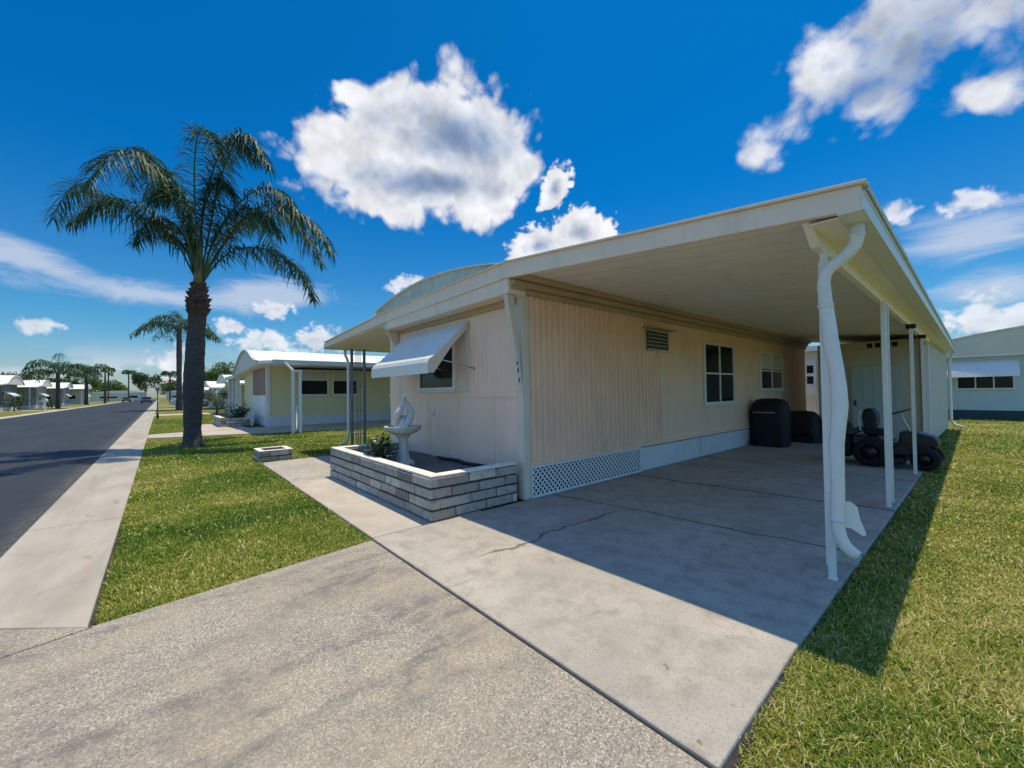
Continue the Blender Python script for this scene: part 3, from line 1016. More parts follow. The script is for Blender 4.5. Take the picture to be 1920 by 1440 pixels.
# carport roof: ceiling pans, top sheet, side gutter
def edge_x(y):                                       # outer roof edge runs slightly askew
    return -0.50 - (y - 3.3) * 0.0165
def ceil_z(x):
    return 2.93 - (x + 3.98) * 0.1035 - 0.02
w = MB()
yy = FY + 0.05
while yy < 20.0:
    e = min(yy + 0.305, 20.0)
    xa = -3.97 if yy < 16.4 else -3.05
    xb0 = edge_x(yy) - 0.02
    w.hexa([(xa, yy + 0.016, ceil_z(xa)), (xb0, yy + 0.016, ceil_z(xb0)), (xb0, e - 0.016, ceil_z(xb0)), (xa, e - 0.016, ceil_z(xa))],
           [(xa, yy + 0.016, ceil_z(xa) + 0.05), (xb0, yy + 0.016, ceil_z(xb0) + 0.05), (xb0, e - 0.016, ceil_z(xb0) + 0.05), (xa, e - 0.016, ceil_z(xa) + 0.05)])
    w.hexa([(xa, e - 0.0165, ceil_z(xa) + 0.04), (xb0, e - 0.0165, ceil_z(xb0) + 0.04), (xb0, e + 0.0165, ceil_z(xb0) + 0.04), (xa, e + 0.0165, ceil_z(xa) + 0.04)],
           [(xa, e - 0.0165, ceil_z(xa) + 0.048), (xb0, e - 0.0165, ceil_z(xb0) + 0.048), (xb0, e + 0.0165, ceil_z(xb0) + 0.048), (xa, e + 0.0165, ceil_z(xa) + 0.048)])
    yy += 0.305
croof = w.build('carport_roof', MT['ceil'], home)
w = MB()
w.hexa([(-3.97, FY + 0.051, 2.99), (-0.5, FY + 0.051, 2.63), (edge_x(20), 20.0, 2.63), (-3.97, 20.0, 2.99)],
       [(-3.97, FY + 0.051, 3.01), (-0.5, FY + 0.051, 2.65), (edge_x(20), 20.0, 2.65), (-3.97, 20.0, 3.01)])
w.build('top_sheet', MT['roofw'], croof)
w = MB()
def skew(mb, xo0, xo1, z0, z1, y0=FY + 0.0, y1=20.0):
    mb.hexa([(edge_x(y0) + xo0, y0, z0), (edge_x(y0) + xo1, y0, z0), (edge_x(y1) + xo1, y1, z0), (edge_x(y1) + xo0, y1, z0)],
            [(edge_x(y0) + xo0, y0, z1), (edge_x(y0) + xo1, y0, z1), (edge_x(y1) + xo1, y1, z1), (edge_x(y1) + xo0, y1, z1)])
skew(w, -0.11, 0.0, 2.50, 2.515, FY + 0.001)         # gutter floor
skew(w, 0.0, 0.012, 2.50, 2.60, FY + 0.001)          # outer lip
skew(w, -0.122, -0.11, 2.50, 2.60, FY + 0.001)
skew(w, 0.0, 0.02, 2.598, 2.612, FY + 0.001)
gut = w.build('gutter', MT['white'], home, 0.003)
w = MB()
skew(w, -0.012, 0.03, 2.632, 2.675, FY + 0.061)
w.build('drip_edge', MT['gable'], home, 0.003)
w = MB()
skew(w, -0.30, -0.123, 2.500, 2.512, FY + 0.06, 19.9)  # soffit strip between gutter and beam
w.build('soffit', MT['ceil'], home)
w = MB()
w.hexa([(-0.83, FY + 0.26, 2.40), (-0.775, FY + 0.26, 2.40), (-0.915, 13.5, 2.40), (-0.99, 13.5, 2.40)],
       [(-0.83, FY + 0.06, 2.53), (-0.775, FY + 0.06, 2.53), (-0.915, 13.5, 2.53), (-0.99, 13.5, 2.53)])
w.build('beam', MT['ceil'], home, 0.006)

# posts: paired light angle posts along the slab edge
def angle_post(mb, x, y, top, s=0.042, t=0.006):
    mb.box(x - s / 2, x + s / 2, y - s / 2, y - s / 2 + t, 0.0, top)
    mb.box(x - s / 2, x - s / 2 + t, y - s / 2 + t, y + s / 2, 0.0, top)
    mb.box(x + s / 2 - t, x + s / 2, y - s / 2 + t, y + s / 2, 0.0, top)
for i, (px_, py_, pair) in enumerate(((-0.79, 3.74, (-0.865, 4.02)), (-0.815, 6.47, (-0.82, 6.74)), (-0.83, 9.2, None), (-0.87, 11.3, None))):
    w = MB()
    angle_post(w, px_, py_, 2.402)
    if pair:
        angle_post(w, pair[0], pair[1], 2.402, 0.04)
    w.box(px_ - 0.027, px_ + 0.027, py_ - 0.027, py_ + 0.027, 0.0, 0.008)
    p_ = w.build('carport_post', MT['white'], home)
    if i >= 2:
        w = MB()
        w.box(px_ - 0.06, px_ + 0.06, py_ - 0.05, py_ + 0.05, 2.33, 2.398)
        w.build('post_bracket', MT['black'], p_, 0.006)
# scroll of ironwork at the head of the first post
w = MB()
for k in range(3):
    c_ = Vector((-0.80, 3.86 + 0.03 * k, 2.26 - 0.11 * k))
    w.tube([c_ + Vector((0, 0.045 * math.cos(a), 0.045 * math.sin(a))) for a in np.linspace(0, 2 * math.pi, 14)], 0.007, 6)
w.build('iron_scroll', MT['iron'], home)

# downspout on the near post, dented and bent
ds = [(-0.565, 3.56, 2.51), (-0.567, 3.56, 2.41), (-0.578, 3.56, 2.36), (-0.615, 3.565, 2.315), (-0.67, 3.575, 2.275), (-0.72, 3.58, 2.245), (-0.752, 3.585, 2.205), (-0.764, 3.59, 2.14), (-0.758, 3.60, 2.0),
      (-0.745, 3.60, 1.85), (-0.735, 3.61, 1.70), (-0.712, 3.61, 1.56), (-0.700, 3.61, 1.40), (-0.697, 3.61, 1.27), (-0.707, 3.61, 1.12), (-0.722, 3.61, 1.0), (-0.720, 3.61, 0.85),
      (-0.720, 3.61, 0.68), (-0.727, 3.62, 0.52), (-0.727, 3.62, 0.42), (-0.717, 3.62, 0.355), (-0.695, 3.625, 0.30), (-0.66, 3.63, 0.262), (-0.628, 3.635, 0.238)]
rr_ = [(0.040, 0.034)] * 8 + [(0.043, 0.034), (0.046, 0.034), (0.049, 0.032), (0.043, 0.036), (0.048, 0.03), (0.051, 0.028), (0.044, 0.033), (0.047, 0.03), (0.042, 0.034)] + [(0.041, 0.033)] * 7
w = MB()
w.tube(ds, rr_, 20, ridge=0.05)
dsp = w.build('downspout', MT['pipe'], home)
for z_, x_, y_, r_ in ((2.42, -0.567, 3.56, 0.044), (1.98, -0.757, 3.60, 0.048), (0.47, -0.727, 3.62, 0.046)):   # seam bands at the joints
    w = MB()
    w.tube([(x_, y_, z_ - 0.012), (x_, y_, z_ + 0.012)], (r_, r_ * 0.86), 16)
    w.build('band', MT['white'], dsp)
for z_ in (1.9, 0.62):
    w = MB()
    w.box(-0.80, -0.735, 3.645, 3.722, z_ - 0.012, z_ + 0.012)
    w.build('strap', MT['white'], dsp)
# bent sheet-metal deflector behind the spout
w = MB()
pl = [(-0.705, 0.60), (-0.66, 0.605), (-0.625, 0.575), (-0.61, 0.49), (-0.585, 0.41), (-0.582, 0.385), (-0.60, 0.38), (-0.655, 0.42), (-0.705, 0.425)]
w.prism(pl, lambda p, q, a: (p, a + 0.25 * (p + 0.7), q), 3.628, 3.634)
w.build('deflector_plate', MT['pipe'], home)

# front gussets (slanting braces at the wall ends)
w = MB()
w.prism([(FY + 0.02, 2.64), (FY + 0.14, 2.64), (HY0 - 0.02, 1.42), (HY0 - 0.02, 1.34)], lambda p, q, a: (a, p, q), -4.03, -3.955)
w.build('gusset', MT['corner'], home, 0.004)
w = MB()
w.prism([(FY + 0.02, 2.64), (HY0 - 0.02, 2.64), (HY0 - 0.02, 2.20)], lambda p, q, a: (a, p, q), -7.66, -7.60)
w.build('gusset', MT['corner'], home, 0.004)
w = MB()                                             # house number plaque on the gusset
w.prism([(0, 0), (0.012, 0), (0.012, 0.36), (0, 0.36)], lambda p, q, a: (-3.955 + p, FY + 0.14 + (1.80 - q - 1.43) * 0.135 + a, 1.43 + q), 0.0, 0.055)
plq = w.build('number_plaque', MT['white'], home, 0.002)
for k, (z_, h_) in enumerate(((1.74, 0.05), (1.64, 0.07), (1.52, 0.06))):
    w = MB()
    yb = FY + 0.14 + (1.80 - z_) * 0.135
    w.box(-3.944, -3.940, yb + 0.010, yb + 0.030, z_, z_ + h_)
    w.build('numeral', MT['blackp'], plq)

# front window with awning
window(home, 0, -6.72, -5.62, 1.49, 2.36, HY0, MT['glass'])
w = MB()
w.box(-5.49, -5.22, HY0 - 0.03, HY0 - 0.004, 1.42, 2.44)
w.build('shutter', MT['corner'], home, 0.006)
w = MB()
AX0, AX1 = -7.22, -5.19
prof = [(HY0 - 0.02, 2.50), (HY0 - 0.30, 2.235), (HY0 - 0.60, 1.955), (HY0 - 0.69, 1.895), (HY0 - 0.72, 1.84)]
n_ = 18
for k in range(n_):
    xa, xb = AX0 + (AX1 - AX0) * k / n_, AX0 + (AX1 - AX0) * (k + 1) / n_
    for j in range(len(prof) - 1):
        (ya, za), (yb, zb) = prof[j], prof[j + 1]
        w.hexa([(xa + 0.003, ya, za - 0.008), (xb - 0.003, ya, za - 0.008), (xb - 0.003, yb, zb - 0.008), (xa + 0.003, yb, zb - 0.008)],
               [(xa + 0.003, ya, za), (xb - 0.003, ya, za), (xb - 0.003, yb, zb), (xa + 0.003, yb, zb)])
w.box(AX0, AX1, HY0 - 0.726, HY0 - 0.715, 1.68, 1.832)
awn = w.build('awning', MT['white'], home)
for xx in (AX0 + 0.01, AX1 - 0.01):                  # side cheeks
    w = MB()
    ch = prof + [(HY0 - 0.72, 1.69), (HY0 - 0.62, 1.70), (HY0 - 0.30, 2.12), (HY0 - 0.02, 2.40)]
    w.prism(ch, lambda p, q, a: (a, p, q - 0.006), xx - 0.006, xx + 0.006)
    for k in range(7):
        t_ = (k + 0.5) / 7
        w.bar((xx, HY0 - 0.04 - 0.6 * t_, 2.46 - 0.52 * t_), (xx, HY0 - 0.04 - 0.6 * t_, 2.39 - 0.55 * t_), 0.02, 0.018, (0, 1, 0))
    w.build('awning_cheek', MT['corner'], awn)
for xx in (AX0 + 0.06, AX1 - 0.03):
    w = MB()
    w.tube([(xx, HY0 - 0.56, 1.90), (xx + 0.08, HY0 - 0.2, 1.82), (xx + 0.16, HY0 - 0.01, 1.76)], 0.009, 8)
    w.tube([(xx, HY0 - 0.62, 1.80), (xx - 0.35, HY0 - 0.30, 1.76), (xx - 0.45, HY0 - 0.02, 1.74)], 0.007, 8)
    w.ball((xx + 0.165, HY0 - 0.012, 1.758), 0.02)
    w.build('awning_arm', MT['steel'], awn)

# side windows and vent
window(home, 1, 8.80, 10.25, 1.12, 2.36, HX1, MT['glass'], 2, 2)
window(home, 1, 12.05, 13.7, 1.40, 2.34, HX1, MT['glass'], 2, 2, 0.45)
w = MB()
w.box(HX1 + 0.002, HX1 + 0.03, 6.50, 7.32, 2.09, 2.48)
for k in range(5):
    w.box(HX1 + 0.03, HX1 + 0.042, 6.54, 7.28, 2.13 + k * 0.066, 2.14 + k * 0.066)
lv = w.build('louvre_window', MT['corner'], home, 0.004)
w = MB()
w.box(HX1 + 0.0305, HX1 + 0.038, 6.55, 7.27, 2.125, 2.45)
w.build('pane', MT['glassg'], lv)
w = MB()
w.box(HX1 + 0.002, HX1 + 0.16, 6.40, 7.38, 2.49, 2.505)
w.build('drip_cap', MT['trim'], home)
w = MB()
w.tube([(-6.30, HY0 - 0.005, 1.06), (-6.30, HY0 - 0.07, 1.06), (-6.30, HY0 - 0.075, 1.0)], 0.014, 8)
w.box(-6.33, -6.27, HY0 - 0.012, HY0 + 0.0, 1.0, 1.12)
w.build('hose_tap', MT['white'], home)
w = MB()

# side porch roof and its iron posts on the far side
w = MB()
w.hexa([(-11.42, FY + 0.05, 2.62), (-7.66, FY + 0.05, 2.76), (-7.66, 9.2, 2.76), (-11.42, 9.2, 2.62)],
       [(-11.42, FY + 0.05, 2.755), (-7.66, FY + 0.05, 2.94), (-7.66, 9.2, 2.94), (-11.42, 9.2, 2.755)])
w.build('porch_roof', MT['ceil'], home)
w = MB()
w.box(-11.52, -11.421, FY + 0.0, 9.25, 2.60, 2.73)
w.build('gutter', MT['gable'], home, 0.006)
for (x_, y_) in ((-11.28, 3.95), (-11.28, 7.6)):
    w = MB()
    for dy_ in (0.0, 0.34):
        w.box(x_ - 0.03, x_ + 0.03, y_ + dy_ - 0.03, y_ + dy_ + 0.03, 0.0, 2.62)
    for dy_ in (0.115, 0.17, 0.225):
        w.box(x_ - 0.008, x_ + 0.008, y_ + dy_ - 0.008, y_ + dy_ + 0.008, 0.05, 2.60)
    for z_ in (0.3, 0.95, 1.6, 2.25):
        w.box(x_ - 0.012, x_ + 0.012, y_ + 0.03, y_ + 0.31, z_, z_ + 0.02)
    w.build('porch_post', MT['iron'], home)
w = MB()
w.tube([(-11.47, 3.84, 2.60), (-11.46, 3.84, 2.46), (-11.36, 3.85, 2.36), (-11.30, 3.86, 2.26), (-11.30, 3.86, 0.3), (-11.30, 3.80, 0.12), (-11.36, 3.66, 0.06)], 0.036, 10)
w.build('downspout', MT['white'], home)

# ------------------------------------------------------------------ shed at the end of the carport
shed = thing('storage_shed', 'beige storage shed with a pale double door closing the back of the carport', 'shed', (-2.0, 16.5, 0))
w = MB()
w.box(-3.05, -0.99, 13.5, 20.0, 0.0, 2.53)
w.build('wall', MT['shedw'], shed)
w = MB()
ribbed(w, 1, 13.55, 19.98, -0.985, 0.03, 2.42, 0.2, 0.07, 0.018, 1)
w.build('side_siding', MT['shedside'], shed)
w = MB()
w.box(-1.06, -0.93, 13.42, 13.498, 0.0, 2.36)
w.build('corner_post', MT['white'], shed, 0.005)
w = MB()
w.box(-2.36, -1.36, 13.465, 13.498, 0.04, 1.92)
dr = w.build('door', MT['doorg'], shed, 0.006)
w = MB()
for k in range(5):
    w.box(-2.32 + k * 0.2, -2.31 + k * 0.2, 13.458, 13.466, 0.1, 1.88)
w.build('door_batten', MT['doorg'], dr)
w = MB()
w.box(-2.29, -2.25, 13.42, 13.464, 0.92, 1.06)
w.build('handle', MT['blackp'], dr, 0.006)
w = MB()
for k in range(4):
    w.box(-2.02 + k * 0.155, -1.92 + k * 0.155, 13.485, 13.499, 2.37, 2.48)
w.build('vent', MT['dark'], shed)
w = MB()
w.tube([(-0.78, 19.8, 2.5), (-0.86, 19.8, 2.36), (-0.90, 19.8, 2.2), (-0.90, 19.8, 0.25), (-0.80, 19.8, 0.1), (-0.62, 19.7, 0.06)], 0.04, 10)
w.build('downspout', MT['white'], shed)

# ------------------------------------------------------------------ brick planter with fountain and flowers
rnd = random.Random(4)


def block_wall(mb, tones, x0, y0, x1, y1, th, rows, h, L, z0=0.0, gap=0.014, jit=0.006, phase=0.0):
    """courses of rough blocks along a straight line; thickness to the left of the run"""
    a, b_ = Vector((x0, y0, 0)), Vector((x1, y1, 0))
    T = (b_ - a).normalized()
    N = Vector((-T.y, T.x, 0))
    tot = (b_ - a).length
    for r in range(rows):
        s_ = -((r % 2) * 0.5 + phase) * L
        zb, zt = z0 + r * h + gap * 0.75, z0 + (r + 1) * h - gap * 0.75
        while s_ < tot - 0.02:
            e = min(s_ + L * rnd.uniform(0.9, 1.1), tot)
            st = max(s_, 0)
            if e - st > 0.05:
                o_ = rnd.uniform(-jit, jit)
                p0, p1 = a + T * (st + gap / 2), a + T * (e - gap / 2)
                lo = [p0 + N * o_, p1 + N * (o_ + rnd.uniform(-.003, .003)), p1 + N * th, p0 + N * th]
                n0 = len(mb.f)
                bulge = rnd.uniform(-0.004, 0.004)
                mb.hexa([(v.x, v.y, zb + bulge) for v in lo], [(v.x, v.y, zt + bulge) for v in lo])
                tn = min(max(rnd.gauss(0.5, 0.24), 0), 1)
                tones.extend([tn] * (len(mb.f) - n0))
            s_ = e


pl = thing('planter_box', 'large raised brick planter with sunlit pale top edge in front of the beige home', 'planter', (-5.7, 2.9, 0))
w = MB()
tn = []
block_wall(w, tn, -7.42, 2.22, -3.97, 2.22, 0.17, 4, 0.118, 0.40)
block_wall(w, tn, -3.97, 2.235, -3.97, 3.47, 0.17, 4, 0.118, 0.40, phase=0.3)
block_wall(w, tn, -7.42, 3.50, -7.42, 2.235, 0.17, 4, 0.118, 0.40, phase=0.2)
w.cols = tn
w.build('block_wall', MT['block'], pl, 0.008)
w = MB()
w.box(-7.405, -3.985, 2.236, 2.37, 0.0, 0.466)
w.box(-4.125, -3.986, 2.372, 3.46, 0.0, 0.465)
w.box(-7.404, -7.265, 2.372, 3.46, 0.0, 0.465)
w.build('mortar_core', MT['mortar'], pl)
w = MB()
w.box(-7.41, -3.98, 2.23, 2.375, 0.468, 0.494)
w.box(-4.125, -3.978, 2.377, 3.47, 0.468, 0.492)
w.box(-7.412, -7.265, 2.377, 3.47, 0.468, 0.492)
w.build('cap', MT['cap'], pl, 0.008)  # block tops coloured near white, sunlight on them put into the colour
w = MB()
nx, ny = 60, 24
vs, fs = [], []
for i in range(nx + 1):
    for j in range(ny + 1):
        x_, y_ = -7.27 + 3.15 * i / nx, 2.37 + 1.22 * j / ny
        vs.append((x_, y_, 0.30 + 0.03 * float(vnoise(np.array([x_ * 3]), np.array([y_ * 3]), 5)[0]) + rnd.uniform(0, 0.012)))
for i in range(nx):
    for j in range(ny):
        q = i * (ny + 1) + j
        fs.append((q, q + ny + 1, q + ny + 2, q + 1))
w.add(vs, fs, True)
w.build('mulch', MT['fill'], pl)
w = MB()
for i in range(260):                                  # twigs and fallen leaves
    x_, y_ = rnd.uniform(-7.2, -4.2), rnd.uniform(2.42, 3.5)
    a = rnd.uniform(0, 6.28)
    l_ = rnd.uniform(0.02, 0.06)
    d_ = Vector((math.cos(a), math.sin(a), 0)) * l_
    s_ = Vector((-math.sin(a), math.cos(a), 0)) * l_ * 0.3
    c_ = Vector((x_, y_, 0.335 + rnd.uniform(0, 0.015)))
    w.add([c_ - d_, c_ + s_, c_ + d_ + Vector((0, 0, 0.01)), c_ - s_], [(0, 1, 2, 3)])
w.build('leaf_litter', MT['wood'], pl)['kind'] = 'stuff'
w = MB()
w.tube([(x_, 3.47 + 0.03 * math.sin(x_ * 9), 0.345) for x_ in np.linspace(-5.9, -4.25, 30)], 0.03, 8)
w.build('edging', MT['black'], pl)

ft = thing('fountain', 'white stone birdbath fountain with a sculpted top standing in the brick planter', 'fountain', (-5.86, 2.82, 0.32))
c0 = (-5.86, 2.82, 0.32)
w = MB()
w.lathe([(0.17, -0.02), (0.17, 0.03), (0.14, 0.05), (0.105, 0.075), (0.09, 0.11), (0.072, 0.22), (0.068, 0.34), (0.085, 0.41), (0.11, 0.43), (0.095, 0.445)], c0, 20, False, lambda a, z: 0.05 * math.cos(8 * a) if z < 0.36 else 0)
w.build('pedestal', MT['stone'], ft)
w = MB()
w.lathe([(0.085, 0.44), (0.13, 0.455), (0.20, 0.485), (0.25, 0.525), (0.27, 0.565), (0.28, 0.58), (0.262, 0.582), (0.235, 0.56), (0.16, 0.525), (0.02, 0.515)], c0, 36, True, lambda a, z: 0.03 * abs(math.cos(6 * a)) if z > 0.46 else 0)
w.build('bowl', MT['stone'], ft)
w = MB()                                              # upright pair of leaping fish shapes on a rocky foot
w.lathe([(0.13, 0.515), (0.14, 0.55), (0.10, 0.60), (0.085, 0.66), (0.05, 0.72), (0.02, 0.75)], c0, 14, True, lambda a, z: 0.16 * math.sin(3 * a + 14 * z) + 0.08 * math.sin(7 * a - 40 * z))
for s_, ph in ((1, 0.0), (-1, 0.9)):
    pts, rads = [], []
    for k in range(14):
        t_ = k / 13
        ang = ph + 2.2 * t_
        rad = 0.085 * (1 - t_) + 0.015 + 0.05 * math.sin(math.pi * t_)
        pts.append((c0[0] + s_ * rad * math.cos(ang), c0[1] + s_ * rad * math.sin(ang), c0[2] + 0.58 + 0.40 * t_ + (0.06 if s_ > 0 else 0) * t_))
        rads.append(0.02 + 0.045 * math.sin(math.pi * min(1, t_ * 1.05 + 0.08)) ** 0.8 * (1 - 0.45 * t_))
    w.tube(pts, rads, 10)
    tx, ty, tz = pts[-1]
    w.hexa([(tx - 0.05, ty - 0.008, tz + 0.05), (tx, ty - 0.008, tz - 0.02), (tx + 0.01, ty + 0.008, tz - 0.02), (tx - 0.04, ty + 0.008, tz + 0.06)],
           [(tx - 0.03, ty - 0.008, tz + 0.08), (tx + 0.02, ty - 0.008, tz + 0.02), (tx + 0.03, ty + 0.008, tz + 0.02), (tx - 0.02, ty + 0.008, tz + 0.085)])
    tx, ty, tz = pts[6]
    w.prism([(0, 0), (0.05, -0.045), (0.055, -0.085), (0.0, -0.05)], lambda p, q, a: (tx + s_ * (p + 0.03), ty + a, tz + q), -0.006, 0.006)
w.build('statue', MT['stone'], ft)

# flowering plant
fl = thing('flowering_plant', 'low dark leaved plant with white blooms beside the fountain in the brick planter', 'plant', (-5.98, 2.50, 0.32))
w = MB()
tn = []
for i in range(420):
    a, b_ = rnd.uniform(0, 6.28), rnd.uniform(0.1, 1.5)
    r_ = rnd.uniform(0.03, 0.24)
    c_ = Vector((-5.95 + r_ * 1.35 * math.cos(a), 2.50 + r_ * 0.6 * math.sin(a), 0.36 + rnd.uniform(0.0, 0.46) * (1 - r_ * 1.6)))
    d_ = Vector((math.cos(a), math.sin(a), rnd.uniform(-0.2, 0.9))).normalized() * rnd.uniform(0.06, 0.11)
    s_ = d_.cross(Vector((0, 0, 1))).normalized() * rnd.uniform(0.018, 0.034)
    w.add([c_, c_ + d_ * 0.5 + s_, c_ + d_, c_ + d_ * 0.5 - s_], [(0, 1, 2, 3)])
    tn.append(rnd.uniform(0, 0.6))
w.cols = tn
w.build('foliage', MT['leaf'], fl)
for i in range(9):
    a = i * 0.7 + rnd.uniform(0, 0.4)
    r_ = rnd.uniform(0.06, 0.24)
    c_ = Vector((-5.95 + r_ * 1.4 * math.cos(a), 2.45 + r_ * 0.5 * math.sin(a), 0.46 + 0.32 * rnd.random()))
    w = MB()
    for k in range(6):
        q = k * math.pi / 3
        d_ = Vector((math.cos(q), math.sin(q), 0.45)) * 0.05
        s_ = Vector((-math.sin(q), math.cos(q), 0)) * 0.028
        w.add([c_, c_ + d_ * 0.6 + s_, c_ + d_ * 1.1, c_ + d_ * 0.6 - s_], [(0, 1, 2, 3)])
    w.ball(c_ + Vector((0, 0, 0.012)), 0.011, 8, 5)
    w.build('bloom', MT['flower'], fl)

# small planter at the corner of the lawn
sp_ = thing('brick_planter', 'small square brick planter at the lawn corner by the far end of the path', 'planter', (-10.5, 1.92, 0))
w = MB()
tn = []
X0, X1, Y0, Y1 = -10.85, -10.15, 1.60, 2.25
block_wall(w, tn, X0, Y0, X1, Y0, 0.11, 2, 0.11, 0.36, z0=-0.03)
block_wall(w, tn, X1, Y0 + 0.01, X1, Y1, 0.11, 2, 0.11, 0.36, z0=-0.03)
block_wall(w, tn, X1 - 0.01, Y1, X0, Y1, 0.11, 2, 0.11, 0.36, z0=-0.03)
block_wall(w, tn, X0, Y1 - 0.01, X0, Y0 + 0.01, 0.11, 2, 0.11, 0.36, z0=-0.03)
w.cols = tn
w.build('block_wall', MT['block'], sp_, 0.008)
w = MB()
w.box(X0 + 0.012, X1 - 0.012, Y0 + 0.013, Y1 - 0.012, -0.03, 0.165)
w.build('mortar_core', MT['mortar'], sp_)
w = MB()
w.box(X0 + 0.13, X1 - 0.13, Y0 + 0.13, Y1 - 0.13, 0.10, 0.178)
w.build('soil', MT['soil'], sp_)
w = MB()
for (a, b_, c_, d_) in ((X0, X1, Y0, Y0 + 0.11), (X0, X1, Y1 - 0.11, Y1), (X0, X0 + 0.11, Y0 + 0.112, Y1 - 0.112), (X1 - 0.11, X1, Y0 + 0.112, Y1 - 0.112)):
    w.box(a, b_, c_, d_, 0.19, 0.212)
w.build('cap', MT['cap'], sp_, 0.006)

# ------------------------------------------------------------------ things under the carport
gr = thing('barbecue_grill', 'tall barbecue under a black cover against the beige side wall', 'grill', (-3.55, 11.3, 0))
w = MB()
secs = [(0.0, 0.37, 0.30), (0.10, 0.39, 0.31), (0.62, 0.385, 0.30), (0.80, 0.40, 0.31), (0.92, 0.37, 0.30), (1.04, 0.33, 0.26), (1.12, 0.27, 0.19), (1.15, 0.15, 0.10)]
def cover(mb, cx, cy, secs, n=40, wr=0.03, seed=1.0):
    vs, fs = [], []
    for i, (z, a, b_) in enumerate(secs):
        for k in range(n):
            t_ = 2 * math.pi * k / n
            c_, s_ = math.cos(t_), math.sin(t_)
            ex = 0.42
            f = 1 + wr * math.sin(7 * t_ + seed + z * 3) * (1 - z * 0.4) + wr * 0.6 * math.sin(13 * t_ + seed * 2.3 - z * 5)
            vs.append((cx + a * f * math.copysign(abs(c_) ** ex, c_), cy + b_ * f * math.copysign(abs(s_) ** ex, s_), z))
    for i in range(len(secs) - 1):
        for k in range(n):
            k2 = (k + 1) % n
            fs.append((i * n + k, i * n + k2, (i + 1) * n + k2, (i + 1) * n + k))
    fs.append(tuple((len(secs) - 1) * n + k for k in range(n)))
    mb.add(vs, fs, True)
cover(w, -3.55, 11.35, secs)
w.build('cover', MT['black'], gr)
w = MB()
w.tube([(-3.80, 11.01, 0.80), (-3.80, 10.97, 0.82), (-3.35, 10.97, 0.82), (-3.35, 11.01, 0.80)], 0.016, 8)
w.build('handle', MT['steel'], gr)
for x_ in (-3.82, -3.30):
    w = MB()
    w.tube([(x_ - 0.02, 11.03, 0.07), (x_ + 0.02, 11.03, 0.07)], 0.07, 16)
    w.build('wheel', MT['rubber'], gr)

for i, (x_, y_, h_, a_, lab) in enumerate(((-3.25, 12.75, 0.80, 0.42, 'low black covered heap just behind the tall covered barbecue'),
                                           (-2.62, 13.05, 0.62, 0.32, 'lowest black covered bundle beside the shed door'))):
    b_ = thing('covered_chair', lab, 'patio chair', (x_, y_, 0), 'covered patio furniture')
    w = MB()
    cover(w, x_, y_, [(0.0, a_, 0.33), (0.2, a_ * 1.03, 0.34), (h_ * 0.6, a_ * 0.95, 0.32), (h_ * 0.85, a_ * 0.8, 0.25), (h_ * 0.97, a_ * 0.6, 0.15), (h_, a_ * 0.3, 0.07)], 30, 0.05, 2.0 + i)
    w.build('cover', MT['black'], b_)
    w = MB()
    w.box(x_ - a_ * 0.7, x_ + a_ * 0.75, y_ - 0.42, y_ - 0.27, 0.20, 0.36 if i else 0.42)
    w.build('cushion', MT['black'], b_, 0.04)

mw = thing('riding_mower', 'black riding mower with round seat back parked behind the white carport posts', 'mower', (-1.2, 9.9, 0))
MX, MY = -1.2, 9.9
w = MB()                                              # chassis and hood
w.box(MX - 0.30, MX + 0.50, MY - 0.22, MY + 0.22, 0.20, 0.42)
w.prism([(0.12, 0.38), (0.58, 0.36), (0.62, 0.46), (0.56, 0.56), (0.34, 0.62), (0.14, 0.62)], lambda p, q, a: (MX + p, MY + a, q), -0.20, 0.20)
w.prism([(-0.48, 0.36), (0.10, 0.34), (0.10, 0.44), (-0.1, 0.46), (-0.2, 0.52), (-0.48, 0.52)], lambda p, q, a: (MX + p, MY + a, q), -0.32, 0.32)
w.build('body', MT['blackp'], mw, 0.03)
w = MB()
w.box(MX - 0.20, MX + 0.22, MY - 0.42, MY + 0.42, 0.08, 0.19)
w.build('cutting_deck', MT['blackp'], mw, 0.03)
w = MB()
w.box(MX - 0.34, MX + 0.02, MY - 0.20, MY + 0.20, 0.53, 0.64)
st = w.build('seat', MT['black'], mw, 0.04)
w = MB()
w.prism([(-0.33, 0.62), (-0.20, 0.60), (-0.16, 0.72), (-0.15, 0.86), (-0.19, 0.98), (-0.26, 1.02), (-0.33, 0.99), (-0.36, 0.86)], lambda p, q, a: (MX + p, MY + a, q), -0.21, 0.21)
w.build('seat_back', MT['black'], mw, 0.05)
w = MB()
w.tube([(MX - 0.37 - 0.03 * math.sin(k / 9 * math.pi), MY - 0.2, 0.60 + 0.38 * k / 9) for k in range(10)], 0.013, 8)
w.build('seat_frame', MT['greyw'], mw)
w = MB()
w.tube([(MX + 0.26, MY - 0.02, 0.60), (MX + 0.14, MY - 0.02, 0.92)], 0.02, 8)
w.build('steering_column', MT['greyw'], mw)
w = MB()
ctr, ax_ = Vector((MX + 0.13, MY - 0.02, 0.95)), Vector((-0.35, 0, 0.94)).normalized()
u_ = ax_.cross(Vector((0, 1, 0))).normalized()
w.tube([ctr + (u_ * math.cos(a) + Vector((0, 1, 0)) * math.sin(a)) * 0.16 for a in np.linspace(0, 2 * math.pi, 22)], 0.014, 8)
for a in (0, 2.1, 4.2):
    w.tube([ctr, ctr + (u_ * math.cos(a) + Vector((0, 1, 0)) * math.sin(a)) * 0.155], 0.009, 6)
w.build('steering_wheel', MT['blackp'], mw)
